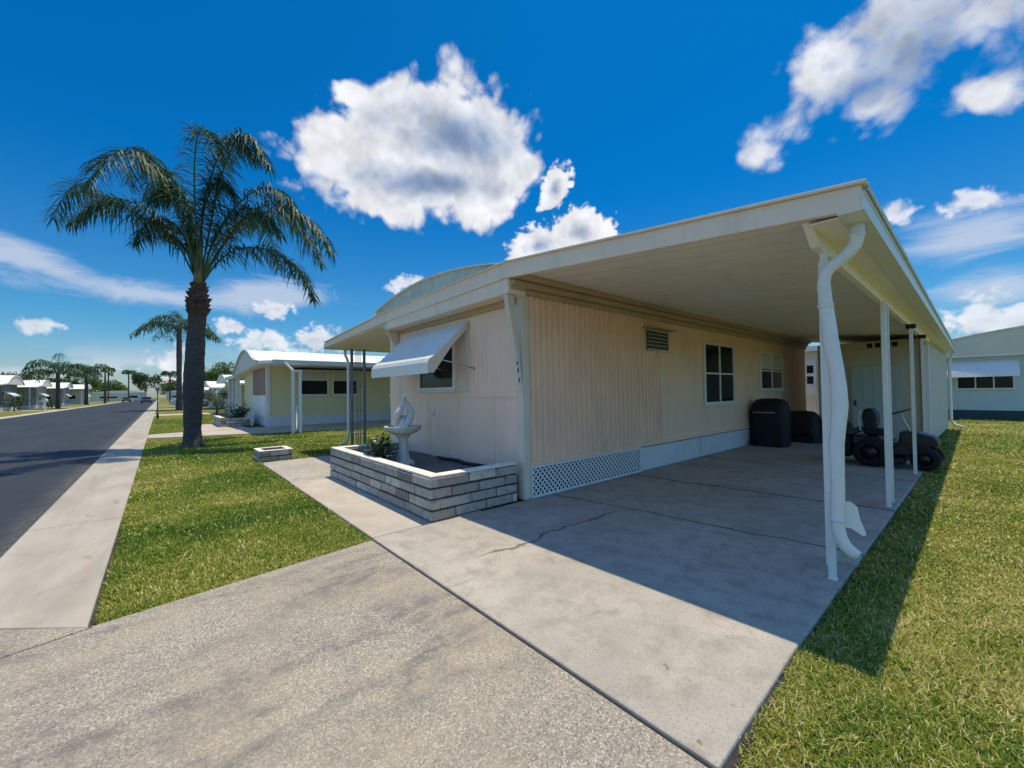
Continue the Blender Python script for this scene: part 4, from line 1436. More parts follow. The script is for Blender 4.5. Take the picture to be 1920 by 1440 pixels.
def wheel(parent, c, r, wd_, name='wheel', rim=None):
    q = MB()
    prof_ = [(r * 0.55, -wd_ / 2), (r * 0.93, -wd_ / 2), (r, -wd_ * 0.3), (r, wd_ * 0.3), (r * 0.93, wd_ / 2), (r * 0.55, wd_ / 2)]
    n = 24
    vs, fs = [], []
    for (rr, yy) in prof_:
        for k in range(n):
            a = 2 * math.pi * k / n
            vs.append((c[0] + rr * math.cos(a), c[1] + yy, c[2] + rr * math.sin(a)))
    for i in range(len(prof_) - 1):
        for k in range(n):
            k2 = (k + 1) % n
            fs.append((i * n + k, (i + 1) * n + k, (i + 1) * n + k2, i * n + k2))
    q.add(vs, fs, True)
    o = q.build(name, MT['rubber'], parent)
    q = MB()
    q.tube([(c[0], c[1] - wd_ * 0.36, c[2]), (c[0], c[1] + wd_ * 0.36, c[2])], r * 0.56, 18)
    q.build('rim', rim or MT['steel'], o)
    return o
for dy_ in (-0.34, 0.34):
    wheel(mw, (MX - 0.22, MY + dy_, 0.25), 0.25, 0.22, rim=MT['blackp'])
    wheel(mw, (MX + 0.45, MY + dy_ * 0.85, 0.19), 0.19, 0.16, rim=MT['blackp'])
w = MB()
w.box(MX - 0.86, MX - 0.50, MY - 0.30, MY + 0.30, 0.12, 0.50)
w.build('grass_bagger', MT['black'], mw, 0.05)
w = MB()
w.prism([(-0.52, 0.50), (-0.30, 0.62), (-0.36, 0.68), (-0.62, 0.60), (-0.70, 0.55)], lambda p, q, a: (MX + p, MY + a, q), -0.16, 0.16)
w.build('bagger_chute', MT['blackp'], mw, 0.02)

# ------------------------------------------------------------------ other homes
def arc_profile(wd_, zb, rise, n=16):
    return [(-wd_ / 2 + wd_ * i / n, zb + rise * (1 - (2 * i / n - 1) ** 2)) for i in range(n + 1)]


def mobile_home(label, loc, rot, W=6.0, L=14.0, wall='creamw', roof='roofw', trim='white', eave=2.6, rise=0.55, carport=1, cw=3.6, awn=True, group='mobile homes along the street', posts='white', fw_='white', cat='mobile home', name='mobile_home', shutter=None, dcol='glass'):
    """front end faces local -y at y = 0; carport on the side sign(carport)"""
    root = thing(name, label, cat, (0, 0, 0), group)
    q = MB()
    q.box(-W / 2, W / 2, 0, L, 0.0, eave)
    q.build('wall', MT[wall], root)
    q = MB()
    q.box(-W / 2 - 0.012, W / 2 + 0.012, -0.012, L + 0.012, 0.0, 0.42)
    q.build('skirt', MT['skirt'], root)
    pr = arc_profile(W + 0.5, eave, rise)
    q = MB()
    q.prism(pr + [(W / 2 + 0.25, eave - 0.10), (-W / 2 - 0.25, eave - 0.10)], lambda p, z, a: (p, a, z), -0.55, L + 0.3)
    rf = q.build('roof', MT[roof], root)
    q = MB()
    for i in range(len(pr) - 1):
        (xa, za), (xb, zb) = pr[i], pr[i + 1]
        q.prism([(xa, za - 0.14), (xb, zb - 0.14), (xb, zb + 0.015), (xa, za + 0.015)], lambda p, z, a: (p, a, z), -0.60, -0.551)
    q.build('fascia', MT[trim], rf)
    window(root, 0, -W * 0.33, -W * 0.02, 1.1, 2.1, 0.0, MT['glass'], 2, 1, 0.3)
    s_ = 1 if carport >= 0 else -1
    if awn:
        q = MB()
        q.hexa([(-W * 0.40, -0.75, 1.80), (W * 0.05, -0.75, 1.80), (W * 0.05, -0.01, 2.25), (-W * 0.40, -0.01, 2.25)],
               [(-W * 0.40, -0.75, 1.83), (W * 0.05, -0.75, 1.83), (W * 0.05, -0.01, 2.29), (-W * 0.40, -0.01, 2.29)])
        q.box(-W * 0.40, W * 0.05, -0.77, -0.752, 1.68, 1.82)
        q.build('awning', MT['white'], root)
    q = MB()
    q.box(W * 0.16, W * 0.36, -0.03, -0.004, 1.0, 2.15)
    if shutter:
        q.build('shutter', MT[shutter], root)
    else:
        p_ = q.build('window', MT['white'], root)
        q = MB()
        q.box(W * 0.18, W * 0.34, -0.036, -0.031, 1.08, 2.07)
        q.build('pane', MT['glass'], p_)
    if carport:
        q = MB()
        xa, xb = s_ * W / 2, s_ * (W / 2 + cw)
        lo, hi = sorted((xa, xb))
        zl, zh = (eave, eave - 0.28) if s_ > 0 else (eave - 0.28, eave)
        q.hexa([(lo, -0.55, zl - 0.12), (hi, -0.55, zh - 0.12), (hi, L * 0.8, zh - 0.12), (lo, L * 0.8, zl - 0.12)],
               [(lo, -0.55, zl), (hi, -0.55, zh), (hi, L * 0.8, zh), (lo, L * 0.8, zl)])
        q.build('carport_roof', MT[roof], root)
        for k in range(4):
            q = MB()
            q.box(xb - s_ * 0.18 - 0.05, xb - s_ * 0.18 + 0.05, k * L * 0.25 - 0.05, k * L * 0.25 + 0.05, 0.0, eave - 0.39)
            q.build('carport_post', MT[posts], root)
        q = MB()
        q.box(s_ * W / 2 - 0.02, s_ * W / 2 + 0.02, L * 0.3, L * 0.3 + 0.9, 0.4, 2.3)
        q.build('door', MT['white'], root)
        q = MB()
        q.box(s_ * W / 2 - 0.03, s_ * W / 2 + 0.03, L * 0.1, L * 0.1 + 1.3, 1.1, 2.1)
        p_ = q.build('window', MT['white'], root)
        q = MB()
        q.box(s_ * W / 2 - 0.034, s_ * W / 2 + 0.034, L * 0.1 + 0.08, L * 0.1 + 1.22, 1.18, 2.02)
        q.build('pane', MT['glass'], p_)
    root.location = loc
    root.rotation_euler = (0, 0, rot)
    return root


# the yellow neighbour, seen at an angle across its drive
nb = thing('mobile_home', 'pale yellow mobile home with bowed white roof and brown panelled front next along the street', 'mobile home', (-24.2, 9.0, 0), 'mobile homes along the street')
NX0, NX1, NY0, NY1 = -27.4, -21.0, 3.6, 17.0
w = MB()
w.box(NX0, NX1, NY0 + 0.02, NY1, 0.40, 2.72)
w.build('wall', MT['yellow'], nb)
w = MB()
w.box(NX0 - 0.02, NX1 + 0.03, NY0 - 0.0, NY1 + 0.02, 0.0, 0.44)
w.build('skirt', MT['skirt'], nb)
w = MB()
w.box(NX1 - 0.14, NX1 + 0.035, NY0 - 0.02, NY0 + 0.15, 0.441, 2.72)
w.build('corner_trim', MT['white'], nb, 0.006)
w = MB()
w.box(-24.3, -21.2, NY0 - 0.035, NY0 + 0.015, 1.42, 2.62)
sh = w.build('front_panel', MT['brown'], nb)
w = MB()
w.box(-24.3, -21.2, NY0 - 0.045, NY0 + 0.016, 0.441, 1.40)
w.build('front_panel', MT['white'], nb)
pr = [(-27.9, 2.62), (-27.0, 2.98), (-26.0, 3.32), (-25.0, 3.56), (-24.2, 3.64), (-23.4, 3.60), (-22.6, 3.42), (-21.8, 3.14), (-21.0, 2.95), (-20.3, 2.88)]
w = MB()
w.prism(pr + [(-20.3, 2.72), (-27.9, 2.50)], lambda p, z, a: (p, a, z), NY0 - 0.38, NY1 + 0.3)
rf = w.build('roof', MT['roofw'], nb)
w = MB()
w.prism([(x_, z_ - 0.012) for x_, z_ in pr] + [(-20.31, 2.74), (-27.88, 2.52)], lambda p, z, a: (p, a, z), NY0 - 0.43, NY0 - 0.381)
w.build('gable', MT['gable'], rf)
w = MB()
for i in range(len(pr) - 1):
    (xa, za), (xb, zb) = pr[i], pr[i + 1]
    w.prism([(xa, za - 0.07), (xb, zb - 0.07), (xb, zb + 0.02), (xa, za + 0.02)], lambda p, z, a: (p, a, z), NY0 - 0.50, NY0 - 0.431)
w.build('fascia', MT['greyw'], rf)
w = MB()
w.hexa([(-20.3, NY0 - 0.45, 2.74), (-17.0, NY0 - 0.45, 2.58), (-17.0, NY1, 2.58), (-20.3, NY1, 2.74)],
       [(-20.3, NY0 - 0.45, 2.88), (-17.0, NY0 - 0.45, 2.68), (-17.0, NY1, 2.68), (-20.3, NY1, 2.88)])
w.build('carport_roof', MT['roofw'], nb)
w = MB()
w.box(-17.0, -16.86, NY0 - 0.5, NY1, 2.52, 2.70)
w.build('gutter', MT['greyw'], nb, 0.01)
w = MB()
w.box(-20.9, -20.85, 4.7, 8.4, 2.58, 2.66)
w.build('dark_strip', MT['dark'], nb)  # thin dark strip high along the side wall
for (y0_, y1_) in ((4.98, 6.16), (6.46, 7.6)):
    window(nb, 1, y0_, y1_, 1.42, 2.52, NX1, MT['glass'], 1, 1, 0.42, 0.07)
window(nb, 1, 10.9, 12.0, 1.42, 2.5, NX1, MT['glass'], 1, 1, 0.0, 0.07)
for y_ in (3.72, 10.8, 15.8):
    w = MB()
    w.box(-16.78, -16.69, y_ - 0.045, y_ + 0.045, 0.0, 2.3)
    w.box(-16.79, -16.68, y_ + 0.2, y_ + 0.28, 0.0, 2.25)
    w.box(-16.80, -16.67, y_ - 0.055, y_ + 0.29, 2.25, 2.32)
    p_ = w.build('carport_post', MT['white'], nb)
    w = MB()
    w.bar((-16.90, y_ - 0.25, 2.60), (-16.73, y_ + 0.02, 2.26), 0.10, 0.08)
    w.build('spout_elbow', MT['white'], p_, 0.01)
    w = MB()
    w.tube([(-16.735, y_ + 0.12, 1.0), (-16.735, y_ + 0.12, 0.16), (-16.68, y_ + 0.06, 0.08)], 0.035, 8)
    w.build('downspout', MT['white'], p_)
# its porch at the far side
w = MB()
w.box(-31.4, -27.45, 3.1, 9.0, 2.38, 2.56)
w.build('porch_roof', MT['white'], nb)
w = MB()
w.box(-31.2, -27.5, 5.2, 5.3, 0.0, 2.38)
w.build('porch_screen', MT['teal'], nb)
for x_ in (-31.1, -29.3, -27.75):
    w = MB()
    w.box(x_ - 0.09, x_ + 0.09, 3.25, 3.43, 0.0, 2.38)
    w.build('porch_column', MT['white'], nb)
w = MB()
w.box(-31.5, -27.4, 3.0, 9.0, 0.0, 0.12)
w.build('porch_floor', MT['walk'], nb)

npl = thing('brick_planter', 'low brick planter in front of the yellow mobile home', 'planter', (-24.2, 2.6, 0))
w = MB()
tn = []
block_wall(w, tn, -25.6, 2.05, -22.6, 2.05, 0.18, 3, 0.13, 0.42)
block_wall(w, tn, -22.6, 2.06, -22.6, 3.3, 0.18, 3, 0.13, 0.42)
block_wall(w, tn, -25.6, 3.3, -25.6, 2.06, 0.18, 3, 0.13, 0.42)
w.cols = tn
w.build('block_wall', MT['block'], npl)
w = MB()
w.box(-25.58, -22.62, 2.07, 3.3, 0.0, 0.33)
w.build('soil', MT['soil'], npl)
w = MB()
w.box(-25.6, -22.6, 2.05, 2.24, 0.392, 0.415)
w.build('cap', MT['cap'], npl)

# homes further along the near side
mobile_home('small pale yellow mobile home beyond the yellow neighbour with a white carport', (-41.5, 4.4, 0), 0.0, 6.0, 13, 'yellow', carport=1, cw=3.2)
mobile_home('cream mobile home half hidden behind the palms down the near side', (-60.0, 4.6, 0), 0.0, 6.0, 13, 'creamw', carport=1, cw=3.4)
mobile_home('grey mobile home far down the near side of the street', (-79.0, 4.6, 0), 0.0, 6.0, 13, 'greyw', carport=1, cw=3.4)
mobile_home('farthest white roofed mobile home on the near side of the street', (-101.0, 4.6, 0), 0.0, 6.0, 13, 'creamw', carport=1, cw=3.4)
# across the street
mobile_home('nearest mobile home across the street with wide dark carport at the photo edge', (-76.0, -13.6, 0), math.pi, 7.0, 14, 'darkw', eave=3.2, rise=1.0, carport=-1, cw=4.4)
mobile_home('grey mobile home with slanting white awning across the street', (-93.5, -13.6, 0), math.pi, 7.0, 14, 'midw', eave=3.3, rise=0.9, carport=-1, cw=4.2)
mobile_home('white mobile home behind the second palm across the street', (-116.5, -13.8, 0), math.pi, 7.0, 14, 'midw', eave=3.5, rise=0.9, carport=-1, cw=4.4)
mobile_home('last pale mobile home beside the utility pole across the street', (-146, -13.8, 0), math.pi, 8.0, 14, 'greyw', eave=3.8, rise=0.9, carport=-1, cw=5.0)
# where the street ends
mobile_home('low cream building closing the far end of the street', (-236, -13, 0), math.pi / 2, 17.0, 12, 'creamw', eave=3.2, rise=1.0, carport=0, awn=False)
mobile_home('white roofed building to the right at the far end of the street', (-215, 7, 0), math.pi / 2, 10.0, 12, 'greyw', eave=3.2, rise=0.9, carport=0, awn=False)

# pale blue home behind the right-hand lawn
rb = thing('mobile_home', 'pale blue mobile home with white window awning behind the right lawn', 'mobile home', (2.6, 30, 0), 'mobile homes along the street')
RY = 26.0
w = MB()
w.box(-1.9, 7.0, RY, RY + 12, 0.35, 2.66)
w.build('wall', MT['mint'], rb)
w = MB()
w.box(-1.92, 7.02, RY - 0.012, RY + 12, 0.0, 0.36)
w.build('skirt', MT['teal'], rb)
pr = arc_profile(9.6, 3.02, 0.75)
pr = [(x_ + 2.6, z_) for x_, z_ in pr]
w = MB()
w.prism(pr + [(7.4, 2.66), (-2.2, 2.66)], lambda p, z, a: (p, a, z), RY - 0.25, RY + 12.2)
rf = w.build('roof', MT['creamw'], rb)
w = MB()
for i in range(len(pr) - 1):
    (xa, za), (xb, zb) = pr[i], pr[i + 1]
    w.prism([(xa, za - 0.02), (xb, zb - 0.02), (xb, zb + 0.05), (xa, za + 0.05)], lambda p, z, a: (p, a, z), RY - 0.30, RY + 12.2)
w.build('roof_edge', MT['gable'], rf)
w = MB()
w.box(-2.2, 7.4, RY - 0.26, RY - 0.02, 2.58, 2.659)
w.build('fascia', MT['fascia'], rb)
window(rb, 0, -0.95, 0.55, 1.28, 2.2, RY, MT['glass'], 3, 1)
w = MB()
w.hexa([(-1.25, RY - 0.62, 1.95), (0.72, RY - 0.62, 1.95), (0.72, RY - 0.02, 2.40), (-1.25, RY - 0.02, 2.40)],
       [(-1.25, RY - 0.62, 1.98), (0.72, RY - 0.62, 1.98), (0.72, RY - 0.02, 2.44), (-1.25, RY - 0.02, 2.44)])
w.hexa([(-1.25, RY - 0.72, 1.74), (0.72, RY - 0.72, 1.74), (0.72, RY - 0.70, 1.74), (-1.25, RY - 0.70, 1.74)],
       [(-1.25, RY - 0.64, 1.97), (0.72, RY - 0.64, 1.97), (0.72, RY - 0.62, 1.98), (-1.25, RY - 0.62, 1.98)])
w.build('awning', MT['white'], rb)

# pink-white home glimpsed through the gap behind the carport
bk = thing('mobile_home', 'pale pink home with white door and railing glimpsed behind the carport gap', 'mobile home', (-5.5, 22, 0), 'mobile homes along the street')
w = MB()
w.box(-9.0, -2.9, 20.6, 27, 0.0, 2.9)
w.build('wall', MT['pinkw'], bk)
w = MB()
w.box(-9.3, -2.6, 20.2, 27.3, 2.9, 3.1)
w.build('roof', MT['roofw'], bk)
w = MB()
w.box(-5.12, -4.70, 20.56, 20.598, 0.35, 2.55)
dr = w.build('door', MT['white'], bk, 0.006)
for z_ in (1.55, 2.0):
    w = MB()
    w.box(-5.03, -4.80, 20.552, 20.562, z_, z_ + 0.32)
    w.build('pane', MT['glass'], dr)
window(bk, 0, -4.42, -3.9, 1.35, 2.4, 20.6, MT['glass'], 1, 2, 0.45, 0.04)
rail = thing('railing', 'low pale timber railing in front of the pink home behind the carport', 'railing', (-4.4, 19.6, 0))
w = MB()
w.box(-4.95, -3.4, 19.58, 19.64, 1.12, 1.18)
w.box(-4.95, -3.4, 19.59, 19.63, 0.30, 0.35)
w.build('rail', MT['white'], rail)
w = MB()
for k in range(14):
    w.box(-4.93 + k * 0.115, -4.86 + k * 0.115, 19.60, 19.62, 0.351, 1.119)
w.build('baluster', MT['pinkw'], rail)
w = MB()
w.box(-5.2, -3.2, 19.3, 20.55, 0.0, 0.30)
w.build('deck', MT['white'], rail)

# ------------------------------------------------------------------ palms
def bez(pts, n):
    """Catmull-Rom through the points"""
    P = [Vector(p) for p in pts]
    P = [P[0] * 2 - P[1]] + P + [P[-1] * 2 - P[-2]]
    out = []
    segs = len(P) - 3
    for i in range(n):
        u = i / (n - 1) * segs
        k = min(int(u), segs - 1)
        t_ = u - k
        a, b_, c_, d_ = P[k:k + 4]
        out.append(0.5 * ((2 * b_) + (c_ - a) * t_ + (2 * a - 5 * b_ + 4 * c_ - d_) * t_ ** 2 + (3 * b_ - a - 3 * c_ + d_) * t_ ** 3))
    return out


def frond(parent, pts, nleaf=70, ll=0.75, lw=0.035, seed=0, start=0.2, droop=0.6, rr=0.028, stalk=True):
    rs = random.Random(seed)
    c = bez(pts, 40)
    mb = MB()
    tn = []
    mb.tube(c, [rr * (1 - 0.85 * i / 39) for i in range(40)], 6)
    tn += [0.75] * len(mb.f)
    for i in range(nleaf):
        t_ = start + (1 - start) * (i + rs.random()) / nleaf
        u = t_ * 39
        k = min(int(u), 38)
        p = c[k].lerp(c[k + 1], u - k)
        T = (c[k + 1] - c[k]).normalized()
        S = T.cross(Vector((0, 0, 1)))
        S = S.normalized() if S.length > 1e-3 else Vector((1, 0, 0))
        N = S.cross(T)
        env = min(1.12, 0.7 + (t_ - start) * 2.0) * (1.0 if t_ < 0.7 else 1.0 - (t_ - 0.7) * 1.9)
        for s_ in (-1, 1):
            ang = rs.uniform(-0.75, 0.75)
            d = (S * s_ * math.cos(ang) + N * math.sin(ang)) * 0.9 + T * rs.uniform(0.25, 0.7)
            d.normalize()
            L = ll * env * rs.uniform(0.75, 1.15)
            dr_ = droop * rs.uniform(0.6, 1.4)
            W = d.cross(Vector((0, 0, 1)))
            W = (W.normalized() if W.length > 0.05 else T.copy())
            W = (W + T * rs.uniform(-0.6, 0.6)).normalized() * lw / 2 * rs.uniform(0.7, 1.2)
            vs = []
            for q, wf in ((0, 0.6), (0.35, 1.0), (0.7, 0.75)):
                pp = p + d * L * (q - 0.22 * q * q) + Vector((0, 0, -1)) * L * dr_ * q * q
                vs += [pp - W * wf, pp + W * wf]
            vs.append(p + d * L * 0.78 + Vector((0, 0, -1)) * L * dr_)
            mb.add(vs, [(0, 1, 3, 2), (2, 3, 5, 4), (4, 5, 6)])
            v = min(max(rs.gauss(0.42, 0.22), 0), 1)
            tn += [v] * 3
    mb.cols = tn
    return mb.build('frond', MT['frond'], parent)


def trunk(parent, path, rads, mat, n=16, rings=True):
    c = bez(path, 60)
    R_ = []
    m = len(rads)
    for i in range(60):
        u = i / 59 * (m - 1)
        k = min(int(u), m - 2)
        r = rads[k] + (rads[k + 1] - rads[k]) * (u - k)
        R_.append(r * (1 + (0.018 * math.sin(i * 2.1) + 0.02 * math.sin(i * 0.9 + 1)) * (1 if rings else 0)))
    mb = MB()
    mb.tube(c, R_, n)
    return mb.build('trunk', mat, parent)


qp = thing('palm_tree', 'tall thick trunked palm with long drooping fronds on the front lawn by the kerb', 'palm tree', (-14.92, 0.72, 0))
trunk(qp, [(-14.92, 0.72, -0.05), (-14.93, 0.71, 0.5), (-14.90, 0.73, 1.6), (-14.84, 0.77, 2.8), (-14.76, 0.83, 4.1), (-14.74, 0.84, 4.5)],
      [0.31, 0.225, 0.205, 0.225, 0.25, 0.24, 0.225, 0.215, 0.195, 0.20, 0.17], MT['bark'], 18)
w = MB()
rnd = random.Random(9)
for lev in range(7):                                  # old leaf bases under the crown
    z_ = 3.72 + lev * 0.135
    rad = [0.23, 0.29, 0.30, 0.27, 0.23, 0.20, 0.16][lev]
    for k in range(8):
        a = k * math.pi / 4 + lev * 0.39 + rnd.uniform(-.15, .15)
        d_ = Vector((math.cos(a), math.sin(a), 0))
        t_ = Vector((-math.sin(a), math.cos(a), 0))
        c_ = Vector((-14.77, 0.825, z_))
        p0, p1 = c_ + d_ * rad * 0.55 - Vector((0, 0, 0.16)), c_ + d_ * (rad + rnd.uniform(0, 0.06)) + Vector((0, 0, rnd.uniform(0.06, 0.2)))
        w_ = 0.13
        w.hexa([p0 - t_ * w_, p0 + t_ * w_, p0 + t_ * w_ - d_ * 0.1, p0 - t_ * w_ - d_ * 0.1],
               [p1 - t_ * w_ * 0.5, p1 + t_ * w_ * 0.5, p1 + t_ * w_ * 0.5 - d_ * 0.06, p1 - t_ * w_ * 0.5 - d_ * 0.06])
w.build('leaf_bases', MT['boot'], qp)
w = MB()
w.tube([(-14.75, 0.83, 4.4), (-14.73, 0.84, 4.9), (-14.71, 0.86, 5.4), (-14.66, 0.9, 6.2)], [0.15, 0.12, 0.08, 0.03], 12)
w.tube([(-14.79, 0.80, 4.5), (-14.80, 0.79, 5.2), (-14.77, 0.82, 5.9)], [0.07, 0.05, 0.02], 10)
w.build('crown_shaft', MT['stalk'], qp)
FR = [
    # left, long arch with a drooping end (three overlapping fronds)
    ([(-14.80, 0.79, 4.7), (-14.99, 0.52, 5.66), (-15.52, -0.12, 6.36), (-16.4, -1.17, 7.10), (-17.0, -1.9, 7.48), (-17.45, -2.35, 6.55)], 95, 0.95),
    # upper left
    ([(-14.76, 0.81, 4.8), (-14.91, 0.60, 6.2), (-15.11, 0.34, 7.12), (-15.48, -0.13, 8.15), (-15.75, -0.45, 8.42), (-16.02, -0.72, 7.5)], 85, 0.8),
    ([(-14.74, 0.86, 4.8), (-15.0, 0.72, 6.2), (-15.35, 0.5, 7.3), (-15.8, 0.15, 8.1), (-16.2, -0.15, 8.1), (-16.5, -0.4, 7.3)], 80, 0.75),
    # upper right, the tallest
    ([(-14.70, 0.88, 4.8), (-14.48, 1.10, 6.34), (-14.28, 1.29, 7.56), (-13.97, 1.62, 8.62), (-13.67, 1.96, 8.75), (-13.30, 2.40, 7.9)], 95, 0.85),
    ([(-14.72, 0.85, 4.8), (-14.62, 0.92, 6.65), (-14.39, 1.15, 7.87), (-14.15, 1.40, 8.55), (-13.85, 1.75, 8.7), (-13.55, 2.05, 8.1)], 90, 0.8),
    ([(-14.68, 0.86, 4.8), (-14.35, 0.75, 6.3), (-14.0, 0.7, 7.5), (-13.5, 0.75, 8.3), (-13.0, 0.95, 8.2), (-12.6, 1.2, 7.4)], 85, 0.8),
    # right
    ([(-14.66, 0.92, 4.75), (-14.35, 1.27, 5.57), (-13.72, 1.97, 6.63), (-13.15, 2.65, 6.85), (-12.55, 3.35, 6.25), (-12.2, 3.75, 5.45)], 95, 0.8),
    ([(-14.64, 0.95, 4.7), (-14.35, 1.27, 5.26), (-13.95, 1.74, 5.62), (-13.35, 2.44, 5.55), (-12.87, 3.02, 5.0), (-12.59, 3.37, 4.15)], 90, 0.75),
    ([(-14.68, 0.90, 4.75), (-14.44, 1.16, 5.88), (-14.02, 1.62, 6.79), (-13.51, 2.20, 7.35), (-13.10, 2.7, 7.15), (-12.75, 3.1, 6.4)], 85, 0.75),
    # upright middle and fillers towards / away from the camera
    ([(-14.72, 0.86, 4.8), (-14.70, 0.87, 5.8), (-14.60, 0.95, 6.7), (-14.40, 1.10, 7.3), (-14.15, 1.30, 7.5), (-13.9, 1.5, 7.2)], 95, 0.8),
    ([(-14.76, 0.82, 4.8), (-14.82, 0.70, 5.9), (-14.85, 0.55, 6.8), (-14.95, 0.30, 7.3), (-15.10, 0.0, 7.3), (-15.25, -0.25, 6.9)], 90, 0.75),
    ([(-14.70, 0.92, 4.8), (-14.50, 1.15, 5.8), (-14.15, 1.50, 6.5), (-13.75, 1.90, 6.75), (-13.35, 2.3, 6.5), (-13.05, 2.6, 5.95)], 95, 0.75),
    ([(-14.78, 0.80, 4.8), (-15.0, 0.62, 5.7), (-15.3, 0.35, 6.35), (-15.7, -0.02, 6.6), (-16.05, -0.35, 6.4), (-16.3, -0.6, 5.9)], 85, 0.7),
    ([(-14.68, 0.82, 4.8), (-14.2, 0.45, 6.1), (-13.6, 0.0, 6.9), (-12.9, -0.5, 7.1), (-12.3, -0.9, 6.5), (-11.9, -1.15, 5.7)], 80, 0.75),
    ([(-14.78, 0.90, 4.8), (-15.2, 1.4, 6.2), (-15.7, 2.0, 7.1), (-16.3, 2.6, 7.4), (-16.9, 3.1, 6.9), (-17.3, 3.4, 6.1)], 80, 0.75),
    ([(-14.74, 0.95, 4.8), (-14.7, 1.6, 6.2), (-14.7, 2.3, 7.0), (-14.7, 3.1, 7.2), (-14.7, 3.8, 6.6), (-14.7, 4.2, 5.8)], 80, 0.75),
    ([(-14.74, 0.76, 4.8), (-14.75, 0.3, 5.8), (-14.75, -0.2, 6.4), (-14.7, -0.8, 6.6), (-14.7, -1.3, 6.3), (-14.7, -1.7, 5.7)], 80, 0.7),
]
for i, (p, n_, l_) in enumerate(FR):
    frond(qp, p, int(n_ * 1.7), l_ * 0.85, 0.032, 100 + i, 0.16)


def palm(label, x, y, h, tr_, fl_, nf, seed, nleaf=24, lw=0.09, ll=0.6, lean=(0, 0), group='palms along the street', dirs=None, rise=0.55):
    rs = random.Random(seed)
    root = thing('palm_tree', label, 'palm tree', (x, y, 0), group)
    tx, ty = x + lean[0], y + lean[1]
    trunk(root, [(x, y, -0.05), (x + lean[0] * .3, y + lean[1] * .3, h * .4), (tx, ty, h)], [tr_ * 1.25, tr_, tr_ * 0.95, tr_ * 1.05, tr_ * 0.9], MT['bark'], 10)
    for i in range(nf):
        a = (i / nf) * 2 * math.pi + rs.uniform(-.2, .2)
        if dirs:
            a = dirs[i % len(dirs)] + rs.uniform(-.25, .25)
        e = rs.uniform(-0.1, 1.35)
        d = Vector((math.cos(a), math.sin(a), 0))
        L = fl_ * rs.uniform(0.8, 1.1)
        b0 = Vector((tx, ty, h - 0.1))
        up_ = rise * (0.35 + e)
        pts = [b0, b0 + d * L * 0.22 + Vector((0, 0, L * 0.30 * up_ + 0.1)), b0 + d * L * 0.5 + Vector((0, 0, L * 0.46 * up_)), b0 + d * L * 0.78 + Vector((0, 0, L * (0.46 * up_ - 0.12))), b0 + d * L + Vector((0, 0, L * (0.36 * up_ - 0.36)))]
        frond(root, pts, nleaf, ll, lw, seed * 50 + i, 0.15, 0.6, 0.035)
    return root


palm('second palm behind the thick trunk with a lower feathery crown', -56.4, 1.55, 8.8, 0.24, 3.6, 15, 21, 34, 0.10, 0.95, rise=0.55)
palm('slim young palm at the near kerb far down the street', -105, 1.5, 5.6, 0.14, 1.3, 11, 22, 16, 0.14, 0.7, rise=1.0)
palm('left palm across the street with long flat fronds', -83, -10.6, 4.7, 0.21, 3.7, 16, 23, 26, 0.13, 0.85, rise=0.95)
palm('right palm across the street next to the utility pole', -119, -11.3, 6.4, 0.28, 3.6, 16, 24, 24, 0.2, 1.1, rise=0.75)
palm('tall distant palm left of the far street end', -205, -14, 11.5, 0.2, 1.9, 11, 25, 12, 0.35, 1.0)
palm('tall distant palm second from the left at the far street end', -212, -9.0, 11.0, 0.2, 2.1, 11, 26, 12, 0.35, 1.0)
palm('dark palm crown behind the roof at the left photo edge', -84, -22, 6.4, 0.3, 3.0, 12, 27, 16, 0.2, 0.9)


# ------------------------------------------------------------------ broadleaf trees and shrubs
def tree(label, x, y, h, rad, seed, mat='leaf', n=2600, ls=0.62, cat='tree', name='tree', group='trees along the street', trunk_r=0.25, zlo=0.35):
    rs = random.Random(seed)
    root = thing(name, label, cat, (x, y, 0), group)
    mb = MB()
    mb.tube([(x, y, -0.1), (x + 0.1, y, h * 0.25), (x, y + 0.1, h * 0.6)], [trunk_r * 1.3, trunk_r, trunk_r * 0.5], 9)
    for k in range(5):
        a = k * 1.3 + rs.random()
        mb.tube([(x, y, h * 0.3), (x + rad * 0.35 * math.cos(a), y + rad * 0.35 * math.sin(a), h * 0.55), (x + rad * 0.65 * math.cos(a), y + rad * 0.65 * math.sin(a), h * 0.75)], [trunk_r * 0.5, trunk_r * 0.3, trunk_r * 0.1], 6)
    mb.build('trunk', MT['wood'], root)
    lumps = []
    for k in range(9):
        a = rs.uniform(0, 6.28)
        r = rad * rs.uniform(0.15, 0.72)
        lumps.append((Vector((x + r * math.cos(a), y + r * math.sin(a), h * rs.uniform(zlo + 0.15, 0.86))), rad * rs.uniform(0.28, 0.5), rs.uniform(-.25, .25)))
    mb = MB()
    tn = []
    for i in range(n):
        c, r, tone = lumps[rs.randrange(len(lumps))]
        v = Vector((rs.gauss(0, 1), rs.gauss(0, 1), rs.gauss(0, 0.8)))
        v = v.normalized() * r * (rs.random() ** 0.35)
        p = c + v
        p.z = max(p.z, h * zlo * rs.uniform(0.8, 1.1))
        d = Vector((rs.gauss(0, 1), rs.gauss(0, 1), rs.gauss(0, 0.6))).normalized() * ls * rs.uniform(0.6, 1.2)
        s = d.cross(Vector((rs.gauss(0, 1), rs.gauss(0, 1), rs.gauss(0, 1)))).normalized() * ls * 0.4
        mb.add([p - d * .5, p + s * .5, p + d * .5, p - s * .5], [(0, 1, 2, 3)])
        tn.append(min(max(0.45 + tone + rs.gauss(0, 0.2), 0), 1))
    mb.cols = tn
    mb.build('crown', MT[mat], root)
    return root


